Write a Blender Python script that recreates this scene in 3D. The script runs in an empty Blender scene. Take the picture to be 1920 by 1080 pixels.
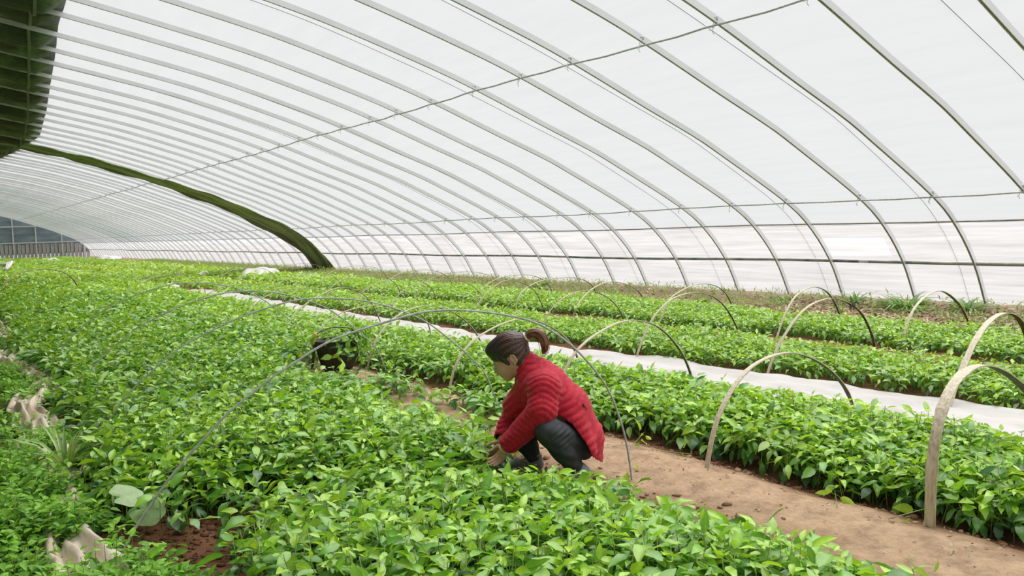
import bpy, math, random
import numpy as np
from mathutils import Vector, Matrix

rng = np.random.default_rng(7)
random.seed(7)
S = bpy.context.scene
COL = S.collection
PI = math.pi

# ---------------------------------------------------------------- camera, sky, sun, exposure
CAM = np.array([0.0, 0.0, 1.5])
F_PX, YAW, PITCH, ROLL = 1530.3, 0.622, 0.0746, -0.0339
_f = np.array([math.sin(YAW) * math.cos(PITCH), math.cos(YAW) * math.cos(PITCH), -math.sin(PITCH)])
_r = np.array([math.cos(YAW), -math.sin(YAW), 0.0])
_u = np.cross(_r, _f)
CR = math.cos(ROLL) * _r + math.sin(ROLL) * _u
CU = -math.sin(ROLL) * _r + math.cos(ROLL) * _u
cam = bpy.data.cameras.new('camera')
cam.sensor_width = 36.0
cam.lens = F_PX / 1920.0 * 36.0
cam.clip_end = 500
co = bpy.data.objects.new('camera', cam)
COL.objects.link(co)
M = Matrix.Identity(4)
for i in range(3):
    M[i][0] = CR[i]; M[i][1] = CU[i]; M[i][2] = -_f[i]; M[i][3] = CAM[i]
co.matrix_world = M
S.camera = co

w = bpy.data.worlds.new('overcast')
S.world = w
w.use_nodes = True
bg = w.node_tree.nodes['Background']
bg.inputs[0].default_value = (0.99, 0.995, 1.0, 1)
bg.inputs[1].default_value = 0.81
sun = bpy.data.lights.new('hazy_sun', 'SUN')
sun.energy = 3.7
sun.angle = math.radians(70)
sun.color = (1.0, 0.98, 0.95)
so = bpy.data.objects.new('hazy_sun', sun)
COL.objects.link(so)
so.rotation_euler = Vector((-0.42, -0.10, -0.9)).to_track_quat('-Z', 'Y').to_euler()
S.view_settings.view_transform = 'Standard'
S.view_settings.look = 'None'
S.view_settings.exposure = 0.0
S.view_settings.gamma = 1.0
S.view_settings.use_curve_mapping = False
S.cycles.transparent_max_bounces = 24
S.cycles.max_bounces = 10


def to_px(P):
    """where a world point falls in the frame (only used to choose which plants are the near ones)"""
    Q = np.asarray(P) - CAM
    d = Q @ _f
    d = np.where(d < 0.05, 1e9, d)
    return 960 + F_PX * (Q @ CR) / d, 540 - F_PX * (Q @ CU) / d, Q @ _f


# ---------------------------------------------------------------- helpers
def tag(o, label=None, cat=None, group=None, kind=None):
    if label: o['label'] = label
    if cat: o['category'] = cat
    if group: o['group'] = group
    if kind: o['kind'] = kind
    return o


def link(name, me, parent=None, mats=None):
    o = bpy.data.objects.new(name, me)
    COL.objects.link(o)
    if parent is not None: o.parent = parent
    if mats and me is not None and not me.materials:
        for m in (mats if isinstance(mats, (list, tuple)) else [mats]): me.materials.append(m)
    return o


def empty(name, loc=(0, 0, 0), rz=0.0):
    o = bpy.data.objects.new(name, None)
    o.empty_display_size = 0.05
    COL.objects.link(o)
    o.location = loc
    o.rotation_euler = (0, 0, rz)
    return o


def mesh_np(name, V, T=None, Q=None, col=None, smooth=True, mi=None):
    """mesh from numpy: triangles T and quads Q, optional per-vertex colour"""
    V = np.asarray(V, dtype=np.float32).reshape(-1, 3)
    nt = 0 if T is None else len(T)
    nq = 0 if Q is None else len(Q)
    idx = []
    if nt: idx.append(np.asarray(T, dtype=np.int32).reshape(-1))
    if nq: idx.append(np.asarray(Q, dtype=np.int32).reshape(-1))
    idx = np.concatenate(idx)
    start = np.concatenate([np.arange(nt) * 3, nt * 3 + np.arange(nq) * 4]).astype(np.int32)
    me = bpy.data.meshes.new(name)
    me.vertices.add(len(V))
    me.vertices.foreach_set('co', V.reshape(-1))
    me.loops.add(len(idx))
    me.loops.foreach_set('vertex_index', idx)
    me.polygons.add(nt + nq)
    me.polygons.foreach_set('loop_start', start)
    me.update(calc_edges=True)
    me.polygons.foreach_set('use_smooth', np.full(nt + nq, smooth, dtype=bool))
    if mi is not None: me.polygons.foreach_set('material_index', np.asarray(mi, dtype=np.int32))
    if col is not None:
        a = me.color_attributes.new('tint', 'FLOAT_COLOR', 'POINT')
        c = np.ones((len(V), 4), dtype=np.float32)
        c[:, :3] = col
        a.data.foreach_set('color', c.reshape(-1))
    me.validate()
    me.update()
    return me


class MB:
    def __init__(s): s.V = []; s.Q = []; s.T = []; s.n = 0
    def add(s, V, Q=None, T=None):
        V = np.asarray(V, float).reshape(-1, 3)
        s.V.append(V)
        if Q is not None and len(Q): s.Q.append(np.asarray(Q, int).reshape(-1, 4) + s.n)
        if T is not None and len(T): s.T.append(np.asarray(T, int).reshape(-1, 3) + s.n)
        s.n += len(V)
        return s
    def box(s, c, h, R=None):
        c = np.asarray(c, float); h = np.asarray(h, float)
        v = np.array([[x, y, z] for x in (-1, 1) for y in (-1, 1) for z in (-1, 1)], float) * h
        if R is not None: v = v @ np.asarray(R, float).T
        return s.add(v + c, Q=[[0, 1, 3, 2], [4, 6, 7, 5], [0, 4, 5, 1], [2, 3, 7, 6], [0, 2, 6, 4], [1, 5, 7, 3]])
    def tube(s, P, r, n=6, cap=True, prof=None, nrm=None):
        """sweep a ring (or a closed profile of (side, up) points) along P"""
        P = np.asarray(P, float); k = len(P)
        r = np.broadcast_to(np.asarray(r, float), (k,))
        T_ = np.gradient(P, axis=0); T_ /= np.linalg.norm(T_, axis=1)[:, None] + 1e-12
        if nrm is not None:
            B = np.broadcast_to(np.asarray(nrm, float), (k, 3)).copy()
        else:
            up = np.array([0, 0, 1.0]) if abs(T_[:, 2]).mean() < .8 else np.array([1.0, 0.1, 0])
            B = np.cross(T_, up)
        B -= (B * T_).sum(1)[:, None] * T_
        B /= np.linalg.norm(B, axis=1)[:, None] + 1e-12
        N = np.cross(B, T_)
        if prof is None:
            a = np.arange(n) * 2 * PI / n
            prof = np.stack([np.cos(a), np.sin(a)], 1)
        prof = np.asarray(prof, float); n = len(prof)
        V = P[:, None, :] + r[:, None, None] * (prof[None, :, 0, None] * B[:, None, :] + prof[None, :, 1, None] * N[:, None, :])
        i = np.arange(k - 1)[:, None] * n; j = np.arange(n)[None, :]; j2 = (j + 1) % n
        Q = np.stack([i + j, i + j2, i + n + j2, i + n + j], -1).reshape(-1, 4)
        V = V.reshape(-1, 3); T = None
        if cap:
            V = np.concatenate([V, P[:1], P[-1:]])
            a = np.arange(n); b = (a + 1) % n
            T = np.concatenate([np.stack([b, a, np.full(n, k * n)], 1), np.stack([(k - 1) * n + a, (k - 1) * n + b, np.full(n, k * n + 1)], 1)])
        return s.add(V, Q=Q, T=T)
    def mesh(s, name, smooth=True, mi=None, col=None):
        V = np.concatenate(s.V)
        return mesh_np(name, V, np.concatenate(s.T) if s.T else None, np.concatenate(s.Q) if s.Q else None, smooth=smooth, mi=mi, col=col)


def catmull(P, n):
    P = np.asarray(P, float)
    A = np.concatenate([[2 * P[0] - P[1]], P, [2 * P[-1] - P[-2]]])
    out = []
    for i in range(1, len(A) - 2):
        t = np.linspace(0, 1, n, endpoint=False)[:, None]
        p0, p1, p2, p3 = A[i - 1], A[i], A[i + 1], A[i + 2]
        out.append(.5 * (2 * p1 + (p2 - p0) * t + (2 * p0 - 5 * p1 + 4 * p2 - p3) * t ** 2 + (3 * p1 - p0 - 3 * p2 + p3) * t ** 3))
    return np.concatenate(out + [P[-1:]])


def resample(P, n):
    P = np.asarray(P, float)
    d = np.concatenate([[0], np.cumsum(np.linalg.norm(np.diff(P, axis=0), axis=1))])
    t = np.linspace(0, d[-1], n)
    return np.stack([np.interp(t, d, P[:, k]) for k in range(P.shape[1])], 1)


def wob(x, y, s=1.0, ph=0.0):
    """cheap smooth noise in -1..1"""
    x = np.asarray(x, float) / s; y = np.asarray(y, float) / s
    return (np.sin(1.7 * x + 2.3 * y + ph) + np.sin(-2.9 * x + 1.3 * y + 1.3 + 2 * ph) + np.sin(3.7 * x + 4.1 * y + 4.2 - ph) * .7 + np.sin(6.3 * x - 5.7 * y + .7 + ph) * .45) / 3.15


def smooth01(t):
    t = np.clip(t, 0, 1)
    return t * t * (3 - 2 * t)


# ---------------------------------------------------------------- materials
def mat(name, col=(.5, .5, .5), rough=.6, metal=0.0, **kw):
    m = bpy.data.materials.new(name)
    m.use_nodes = True
    p = m.node_tree.nodes['Principled BSDF']
    p.inputs['Base Color'].default_value = (*col, 1)
    p.inputs['Roughness'].default_value = rough
    p.inputs['Metallic'].default_value = metal
    for k, v in kw.items():
        p.inputs[k.replace('_', ' ')].default_value = v
    return m


def nd(m, t, **kw):
    n = m.node_tree.nodes.new(t)
    for k, v in kw.items():
        if hasattr(n, k): setattr(n, k, v)
        else: n.inputs[k].default_value = v
    return n


def lk(m, a, b): m.node_tree.links.new(a, b)


def noise(m, scale, detail=4, rough=.6, coord='Object', stretch=None):
    tc = nd(m, 'ShaderNodeTexCoord')
    src = tc.outputs[coord]
    if stretch:
        mp = nd(m, 'ShaderNodeMapping')
        mp.inputs['Scale'].default_value = stretch
        lk(m, src, mp.inputs[0]); src = mp.outputs[0]
    n = nd(m, 'ShaderNodeTexNoise')
    n.inputs['Scale'].default_value = scale
    n.inputs['Detail'].default_value = detail
    n.inputs['Roughness'].default_value = rough
    lk(m, src, n.inputs['Vector'])
    return n


def ramp(m, fac, stops):
    r = nd(m, 'ShaderNodeValToRGB')
    el = r.color_ramp.elements
    while len(el) < len(stops): el.new(.5)
    for e, (p, c) in zip(el, stops):
        e.position = p
        e.color = (*c, 1) if len(c) == 3 else c
    lk(m, fac, r.inputs[0])
    return r


def noisy(name, stops, scale=8, rough=.7, bump=0.0, bscale=None, detail=5, stretch=None, metal=0.0, bdist=.01, **kw):
    m = mat(name, rough=rough, metal=metal, **kw)
    p = m.node_tree.nodes['Principled BSDF']
    n = noise(m, scale, detail, stretch=stretch)
    r = ramp(m, n.outputs[0], stops)
    lk(m, r.outputs[0], p.inputs['Base Color'])
    if bump:
        b = nd(m, 'ShaderNodeBump'); b.inputs['Strength'].default_value = bump; b.inputs['Distance'].default_value = bdist
        n2 = noise(m, bscale or scale, detail, stretch=stretch)
        lk(m, n2.outputs[0], b.inputs['Height']); lk(m, b.outputs[0], p.inputs['Normal'])
    return m


def leaf_mat(name, rough=.30, trans=.33, spec=.85, warm=(1.25, 1.12, .55)):
    m = mat(name, rough=rough)
    p = m.node_tree.nodes['Principled BSDF']
    out = m.node_tree.nodes['Material Output']
    p.inputs['Specular IOR Level'].default_value = spec
    at = nd(m, 'ShaderNodeAttribute'); at.attribute_name = 'tint'
    n = noise(m, 22, 3)
    hsv = nd(m, 'ShaderNodeHueSaturation')
    mr = nd(m, 'ShaderNodeMapRange'); mr.inputs[1].default_value = .3; mr.inputs[2].default_value = .7
    mr.inputs[3].default_value = .86; mr.inputs[4].default_value = 1.14
    lk(m, n.outputs[0], mr.inputs[0]); lk(m, mr.outputs[0], hsv.inputs['Value']); lk(m, at.outputs[0], hsv.inputs['Color'])
    lk(m, hsv.outputs[0], p.inputs['Base Color'])
    tr = nd(m, 'ShaderNodeBsdfTranslucent')
    mx = nd(m, 'ShaderNodeMix', data_type='RGBA', blend_type='MULTIPLY')
    mx.inputs[0].default_value = 1.0
    lk(m, hsv.outputs[0], mx.inputs[6]); mx.inputs[7].default_value = (*warm, 1)
    lk(m, mx.outputs[2], tr.inputs[0])
    ms = nd(m, 'ShaderNodeMixShader'); ms.inputs[0].default_value = trans
    lk(m, p.outputs[0], ms.inputs[1]); lk(m, tr.outputs[0], ms.inputs[2]); lk(m, ms.outputs[0], out.inputs[0])
    return m


MAT = {}
MAT['leaf'] = leaf_mat('seedling_leaf')
MAT['weed'] = leaf_mat('weed_leaf', rough=.5, trans=.3, spec=.4)
MAT['blade'] = leaf_mat('lily_blade', rough=.4, trans=.25)
MAT['steel'] = noisy('galvanised_steel', [(.35, (.72, .735, .745)), (.65, (.80, .815, .825)), (.85, (.76, .75, .72))], scale=1.5, rough=.38, metal=.5, detail=2)
MAT['rod'] = noisy('dull_rod', [(.35, (.42, .43, .44)), (.6, (.58, .59, .6))], scale=20, rough=.5, metal=.3)
MAT['rustrod'] = noisy('weathered_rod', [(.35, (.16, .17, .18)), (.55, (.30, .27, .24)), (.68, (.42, .26, .15))], scale=7, rough=.55, metal=.2)
MAT['pipe'] = noisy('vent_roll_pipe', [(.35, (.07, .08, .08)), (.52, (.20, .21, .21)), (.62, (.34, .30, .24)), (.72, (.52, .52, .5))], scale=9, rough=.5, stretch=(1, .35, 1))
MAT['wire'] = mat('tie_wire', (.72, .73, .73), .45, .2)
MAT['cord'] = mat('press_cord', (.10, .10, .11), .7)
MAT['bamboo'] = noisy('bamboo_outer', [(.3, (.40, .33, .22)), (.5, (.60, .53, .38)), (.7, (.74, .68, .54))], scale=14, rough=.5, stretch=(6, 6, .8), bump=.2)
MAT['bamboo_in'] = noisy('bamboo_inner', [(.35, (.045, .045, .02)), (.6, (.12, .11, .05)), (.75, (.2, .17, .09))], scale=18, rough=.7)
MAT['fibre'] = noisy('grey_fibre_rod', [(.35, (.30, .33, .31)), (.6, (.50, .53, .50))], scale=30, rough=.5)
MAT['cover'] = noisy('white_cover_cloth', [(.3, (.44, .41, .385)), (.48, (.54, .515, .50)), (.7, (.60, .58, .57))], scale=2.2, rough=.75, bump=.35, bscale=7, bdist=.03, detail=6, stretch=(1.0, .45, 1))
MAT['white_cloth'] = noisy('white_cloth', [(.3, (.56, .54, .53)), (.6, (.72, .70, .69))], scale=3, rough=.75, bump=.4, bscale=8, bdist=.04)
MAT['cream'] = noisy('cream_cloth', [(.3, (.40, .32, .22)), (.5, (.66, .57, .44)), (.7, (.78, .72, .6))], scale=5, rough=.8, bump=.4, bscale=30, bdist=.01, detail=6, stretch=(1.5, .5, 1))
MAT['kerb'] = noisy('earth_kerb', [(.3, (.20, .15, .10)), (.5, (.34, .28, .21)), (.7, (.46, .41, .34))], scale=4, rough=.9, bump=.6, bscale=20, bdist=.02)
MAT['tarp'] = noisy('grey_blue_tarp', [(.3, (.10, .14, .17)), (.5, (.17, .22, .26)), (.72, (.27, .32, .36))], scale=1.3, rough=.5, stretch=(.4, 1, 2.2))
MAT['board'] = noisy('weathered_board', [(.3, (.22, .21, .21)), (.5, (.38, .37, .37)), (.7, (.50, .49, .49))], scale=6, rough=.8, stretch=(4, 4, .4))
MAT['paint'] = noisy('pale_post', [(.4, (.55, .55, .55)), (.7, (.70, .69, .68))], scale=5, rough=.5)
MAT['litter'] = mat('leaf_litter', (.5, .4, .3), .85)
_p = MAT['litter'].node_tree.nodes['Principled BSDF']
_a = nd(MAT['litter'], 'ShaderNodeAttribute'); _a.attribute_name = 'tint'
lk(MAT['litter'], _a.outputs[0], _p.inputs['Base Color'])
MAT['wallplaster'] = noisy('north_wall_plaster', [(.3, (.55, .52, .48)), (.7, (.72, .70, .66))], scale=2, rough=.9, bump=.3)


def film_mat(name, scatter, tint, streak=0.0, far=False):
    m = bpy.data.materials.new(name)
    m.use_nodes = True
    nt = m.node_tree
    nt.nodes.remove(nt.nodes['Principled BSDF'])
    out = nt.nodes['Material Output']
    t = nd(m, 'ShaderNodeBsdfTransparent')
    tr = nd(m, 'ShaderNodeBsdfTranslucent'); tr.inputs[0].default_value = (*tint, 1)
    t.inputs[0].default_value = (.975, .975, .975, 1)
    ms = nd(m, 'ShaderNodeMixShader'); ms.inputs[0].default_value = scatter
    lk(m, t.outputs[0], ms.inputs[1]); lk(m, tr.outputs[0], ms.inputs[2]); lk(m, ms.outputs[0], out.inputs[0])
    n = noise(m, 2.2, 5, stretch=(.25, .25, 7.0))
    mr = nd(m, 'ShaderNodeMapRange'); mr.inputs[1].default_value = .3; mr.inputs[2].default_value = .7
    mr.inputs[3].default_value = max(0, scatter - streak); mr.inputs[4].default_value = min(1, scatter + streak)
    lk(m, n.outputs[0], mr.inputs[0]); lk(m, mr.outputs[0], ms.inputs[0])
    if far:
        # film tint turns grey green in patches towards the far end
        tc = nd(m, 'ShaderNodeTexCoord'); sp = nd(m, 'ShaderNodeSeparateXYZ'); lk(m, tc.outputs['Object'], sp.inputs[0])
        mr2 = nd(m, 'ShaderNodeMapRange'); mr2.inputs[1].default_value = 40; mr2.inputs[2].default_value = 62
        lk(m, sp.outputs[1], mr2.inputs[0])
        n3 = noise(m, 1.0, 2, stretch=(.05, .09, .05))
        r3 = ramp(m, n3.outputs[0], [(.44, (.3, .3, .3)), (.56, (1, 1, 1))])
        mu = nd(m, 'ShaderNodeMath', operation='MULTIPLY'); lk(m, mr2.outputs[0], mu.inputs[0]); lk(m, r3.outputs[0], mu.inputs[1])
        mc = nd(m, 'ShaderNodeMix', data_type='RGBA'); lk(m, mu.outputs[0], mc.inputs[0])
        mc.inputs[6].default_value = (.975, .975, .975, 1); mc.inputs[7].default_value = (.62, .70, .69, 1)
        lk(m, mc.outputs[2], t.inputs[0])
    return m


MAT['roof_film'] = film_mat('roof_film', .06, (.93, .93, .93), .02, far=True)
MAT['wall_film'] = film_mat('wall_film', .24, (.93, .92, .925), .12)
MAT['patch_film'] = film_mat('patch_film', .17, (.96, .96, .96), .02)

# ---------------------------------------------------------------- large structure
PX = np.array([-2.4, -1, 0, 1, 2.08, 3.19, 4.45, 5.92, 6.87, 8.25, 9.2, 9.76, 11.3, 12.0, 12.58, 13.0])
PZ = np.array([5.50, 5.34, 5.20, 5.04, 4.84, 4.62, 4.34, 3.92, 3.61, 3.09, 2.74, 2.50, 1.79, 1.34, .735, 0.0])
PROF = resample(catmull(np.stack([PX, PZ], 1), 10), 73)      # arch profile (x, z), from the north top down to the south foot
_pt = np.gradient(PROF, axis=0); _pt /= np.linalg.norm(_pt, axis=1)[:, None]
PN = np.stack([-_pt[:, 1], _pt[:, 0]], 1)                     # outward normal
PN *= np.sign(PN[:, 1:2] + 1e-9)
Y_END = 85.3
RIBS = [3.46, 4.64, 5.79, 6.87, 8.13, 9.24, 10.41, 11.68, 12.88, 13.97]
while RIBS[-1] < 84.2: RIBS.append(RIBS[-1] + 1.175 + .03 * math.sin(len(RIBS) * 2.1))
RIBS = np.array([1.12, 2.29] + RIBS)
rib_lo, rib_hi = 1.12, RIBS[-1]


def path_x(y): return 3.5 + .06 * np.sin(y * .55 + .4) + .03 * np.sin(y * 1.7)


def gz(x, y):
    """height of the soil"""
    x = np.asarray(x, float); y = np.asarray(y, float)
    px = path_x(y)
    z = .055 * np.exp(-((x - px) / .26) ** 2) * (1 + .5 * wob(x * 0, y, .9))
    z = z - .03 * np.exp(-((x - 3.95) / .12) ** 2) - .02 * np.exp(-((x - 6.05) / .3) ** 2)
    z = z + .012 * wob(x, y, .35) + .006 * wob(x, y, .12, 2.0)
    z = z + .10 * smooth01((x - 11.9) / .9) + .02 * np.exp(-((x - .9) / .2) ** 2)
    return z


# floor
gx = np.concatenate([np.linspace(-2.4, 0, 13)[:-1], np.linspace(0, 4.6, 116)[:-1], np.linspace(4.6, 13.06, 86)])
gy = np.concatenate([np.linspace(-2, 1, 7)[:-1], np.linspace(1, 9, 161)[:-1], np.linspace(9, 22, 80)[:-1], np.linspace(22, Y_END + .3, 70)])
GX, GY = np.meshgrid(gx, gy)
V = np.stack([GX, GY, gz(GX, GY)], -1)
ny, nx = GX.shape
i = np.arange(ny - 1)[:, None] * nx + np.arange(nx - 1)[None, :]
Q = np.stack([i, i + 1, i + nx + 1, i + nx], -1).reshape(-1, 4)
m = mat('soil', rough=.95)
p = m.node_tree.nodes['Principled BSDF']
p.inputs['Specular IOR Level'].default_value = .15
tc = nd(m, 'ShaderNodeTexCoord'); sp = nd(m, 'ShaderNodeSeparateXYZ'); lk(m, tc.outputs['Object'], sp.inputs[0])
n1 = noise(m, 1.6, 5)
ad = nd(m, 'ShaderNodeMath', operation='MULTIPLY_ADD'); lk(m, n1.outputs[0], ad.inputs[0]); ad.inputs[1].default_value = .5
lk(m, sp.outputs[0], ad.inputs[2])
mr = nd(m, 'ShaderNodeMapRange'); mr.inputs[1].default_value = .25; mr.inputs[2].default_value = 13.25
lk(m, ad.outputs[0], mr.inputs[0])
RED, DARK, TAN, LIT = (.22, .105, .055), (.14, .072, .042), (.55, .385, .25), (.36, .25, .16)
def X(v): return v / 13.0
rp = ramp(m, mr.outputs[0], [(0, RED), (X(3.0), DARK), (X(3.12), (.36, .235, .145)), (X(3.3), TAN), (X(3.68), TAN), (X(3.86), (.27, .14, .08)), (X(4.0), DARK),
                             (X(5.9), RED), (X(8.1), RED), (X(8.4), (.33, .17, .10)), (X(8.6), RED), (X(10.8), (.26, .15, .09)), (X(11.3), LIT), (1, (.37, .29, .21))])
n2 = noise(m, 9, 8, .7)
mx = nd(m, 'ShaderNodeMix', data_type='RGBA', blend_type='MULTIPLY'); mx.inputs[0].default_value = 1
r2 = ramp(m, n2.outputs[0], [(.28, (.55, .52, .5)), (.5, (.96, .95, .95)), (.72, (1.25, 1.25, 1.25))])
lk(m, rp.outputs[0], mx.inputs[6]); lk(m, r2.outputs[0], mx.inputs[7]); lk(m, mx.outputs[2], p.inputs['Base Color'])
b = nd(m, 'ShaderNodeBump'); b.inputs['Strength'].default_value = .8; b.inputs['Distance'].default_value = .03
n3 = noise(m, 26, 8, .7); lk(m, n3.outputs[0], b.inputs['Height']); lk(m, b.outputs[0], p.inputs['Normal'])
MAT['soil'] = m
tag(link('floor', mesh_np('floor', V, Q=Q), mats=m), 'red brown soil floor of the greenhouse with a dry earth path', 'floor', kind='structure')

# ground outside the film
gm = noisy('outside_soil', [(.3, (.30, .28, .275)), (.6, (.35, .332, .328)), (.8, (.39, .375, .372))], scale=.6, rough=1.0)
mb = MB()
mb.add([[13.02, -40, .02], [160, -40, -.1], [160, 190, -.1], [13.02, 190, .02]], Q=[[0, 1, 2, 3]])
mb.add([[-160, -40, -.05], [-2.75, -40, -.05], [-2.75, 190, -.05], [-160, 190, -.05]], Q=[[0, 1, 2, 3]])
mb.add([[-2.75, 85.9, -.05], [13.02, 85.9, -.05], [13.02, 190, -.05], [-2.75, 190, -.05]], Q=[[0, 1, 2, 3]])
tag(link('ground', mb.mesh('ground'), mats=gm), 'pale pinkish soil outside the greenhouse', 'ground', kind='structure')

# north wall beside the camera (never in the photograph, but the house stands on it)
mb = MB(); mb.box((-2.55, 42, 2.7), (.12, 44, 2.72))
tag(link('wall_left', mb.mesh('wall_left', smooth=False), mats=MAT['wallplaster']), 'plastered north wall of the greenhouse', 'wall', kind='structure')


# films
QY = np.array([-2, 6, 10, 13.04, 15.0, 16.98, 20.24, 23.63, 28.75, 33.0, 37.6, 42, 48, 60, 86])
QX = np.array([1.2, 1.55, 1.75, 1.9, 2.0, 2.19, 2.46, 2.75, 3.11, 2.98, 2.65, 2.2, 1.6, 1.0, .8])
def quilt_edge(y): return np.interp(y, QY, QX)
ysamp = []
rr = list(RIBS)
for a, b_ in zip(rr[:-1], rr[1:]): ysamp += list(np.linspace(a, b_, 5)[:-1])
ysamp = np.array([-2.0, -.9, .1] + ysamp + [rr[-1], Y_END])


def bay(y):
    k = np.clip(np.searchsorted(RIBS, y, side='right') - 1, 0, len(RIBS) - 2)
    t = np.clip((y - RIBS[k]) / (RIBS[k + 1] - RIBS[k]), 0, 1)
    return np.sin(PI * t), k


def sag(x, y):
    s, k = bay(y)
    under = smooth01((quilt_edge(y) - x + .1) / .5)
    return s * (.02 + under * (.20 + .07 * np.sin(k * 2.7)))


def sheet(i0, i1, off, ys, name, m, sagging=True, sub=1):
    pts = PROF[i0:i1 + 1]; nn = PN[i0:i1 + 1]
    XX, YY = np.meshgrid(np.arange(len(pts)), ys)
    s = sag(pts[XX, 0], YY) if sagging else .0 * YY
    xx = pts[XX, 0] + nn[XX, 0] * (off - s); zz = pts[XX, 1] + nn[XX, 1] * (off - s)
    ny, nx = XX.shape
    i = np.arange(ny - 1)[:, None] * nx + np.arange(nx - 1)[None, :]
    Q = np.stack([i, i + 1, i + nx + 1, i + nx], -1).reshape(-1, 4)
    return link(name, mesh_np(name, np.stack([xx, YY, zz], -1), Q=Q), mats=m)


i4 = int(np.argmin(abs(PROF[:, 1] - .74)))
i3 = int(np.argmin(abs(PROF[:, 1] - 1.36)))
tag(sheet(0, i3, .052, ysamp, 'ceiling', MAT['roof_film']), 'clear white plastic film stretched over the arch ribs', 'roof film', kind='structure')
tag(sheet(i3, len(PROF) - 1, .056, ysamp, 'wall_right', MAT['wall_film']), 'milky streaked plastic film along the low south side', 'film wall', kind='structure')

# earth kerb under the film
ys = np.linspace(-2, Y_END, 240)
pr = np.array([[12.62, .0], [12.74, .13], [12.84, .20], [13.10, .20], [13.12, -.05]])
XX, YY = np.meshgrid(np.arange(5), ys)
Vk = np.stack([pr[XX, 0] + .02 * wob(YY, XX, .4), YY, pr[XX, 1] - .02 + .02 * wob(YY, XX, .8, 1)], -1)
# the film foot sits in this bank: keep it low where the ribs enter
Vk[..., 2] *= .55
i = np.arange(len(ys) - 1)[:, None] * 5 + np.arange(4)[None, :]
tag(link('baseboard_right', mesh_np('kerb', Vk, Q=np.stack([i, i + 1, i + 6, i + 5], -1).reshape(-1, 4)), mats=MAT['kerb']), 'low earth kerb under the film wall', 'kerb', kind='structure')

# far gable wall
wf = empty('wall_far', (0, 85.45, 0))
tag(wf, 'far end wall of grey blue tarp over weathered boards', 'end wall', kind='structure')
mb = MB()
top = [(x, float(np.interp(x, PROF[:, 0], PROF[:, 1]))) for x in np.linspace(-2.3, 12.62, 40)]
Vt = []
for x, z in top: Vt += [[x, .12, min(.5, z)], [x, .12, z + .02], [x, .18, min(.5, z)], [x, .18, z + .02]]
Qt = []
for k in range(len(top) - 1):
    a = 4 * k
    Qt += [[a, a + 4, a + 5, a + 1], [a + 2, a + 3, a + 7, a + 6], [a + 1, a + 5, a + 7, a + 3]]
mb.add(Vt, Q=Qt)
link('tarp_panel', mb.mesh('tarp_panel', smooth=False), wf, MAT['tarp'])
bmesh_ = {}
for k in range(46):
    hgt = (1.42 + .05 * math.sin(k * 1.9)) 
    x = -2.2 + k * .327
    zt = float(np.interp(x + .14, PROF[:, 0], PROF[:, 1])) - .03
    hgt = min(hgt, zt)
    if hgt < .2: continue
    mb = MB(); mb.box((0, 0, hgt / 2), (.135, .018, hgt / 2))
    o = link('board', mb.mesh('board', smooth=False), wf, MAT['board'])
    o.location = (x, .03 + .035 * (k % 2) + .01 * math.sin(k * 3.1), 0)
    o.rotation_euler = (0, .012 * math.sin(k * 2.3), 0)
for x in (-.7, 1.1, 2.9, 4.75, 6.55, 8.32, 10.38, 12.2):
    z = float(np.interp(x, PROF[:, 0], PROF[:, 1]))
    mb = MB(); mb.box((x, -.06, z / 2), (.05, .05, z / 2))
    link('post', mb.mesh('post', smooth=False), wf, MAT['paint'])
for z in (1.55, 3.02):
    xe = float(np.interp(-z, -PROF[:, 1], PROF[:, 0])) - .05
    mb = MB(); mb.box(((-2.3 + xe) / 2, -.13, z), ((xe + 2.3) / 2, .03, .05))
    link('rail', mb.mesh('rail', smooth=False), wf, MAT['paint'])

# ---------------------------------------------------------------- ribs, purlins, cords
rib_prof = np.array([[-.5, -.5], [.5, -.5], [.5, .5], [.30, .5], [.30, -.2], [-.30, -.2], [-.30, .5], [-.5, .5]]) * np.array([.034, .072])   # C section, open to the inside
rp3 = np.stack([PROF[:, 0], 0 * PROF[:, 0], PROF[:, 1]], 1)
rp3 = np.concatenate([rp3, [[13.06, 0, -.12]]])
mb = MB(); mb.tube(rp3, 1.0, prof=rib_prof, nrm=(0, 1, 0))
rib_me = mb.mesh('arch_rib', smooth=False); rib_me.materials.append(MAT['steel'])
mb = MB()
a = np.linspace(0, 2.2 * PI, 18)
mb.tube(np.stack([.045 * np.cos(a) * .4, .005 * a - .015, .055 * np.sin(a)], 1), .0045, 5)
mb.tube([[.0, .0, -.05], [.02, .02, -.085], [.05, .015, -.10]], .004, 5)
mb.tube([[-.01, .0, -.05], [-.03, -.01, -.08], [-.035, -.02, -.12]], .004, 5)
mb.tube([[.0, -.02, .03], [-.03, -.028, .06], [-.05, -.02, .03]], .006, 5)
tie_me = mb.mesh('wire_tie'); tie_me.materials.append(MAT['wire'])
STRIP_Y = 30.2
ORD = ['first', 'second', 'third', 'fourth', 'fifth', 'sixth', 'seventh', 'eighth', 'ninth', 'tenth', 'eleventh', 'twelfth', 'thirteenth', 'fourteenth', 'fifteenth',
       'sixteenth', 'seventeenth', 'eighteenth', 'nineteenth', 'twentieth', 'twenty-first', 'twenty-second', 'twenty-third', 'twenty-fourth', 'twenty-fifth']
def prof_z(x): return float(np.interp(x, PROF[:, 0], PROF[:, 1]))
kk = kb = 0
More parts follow.
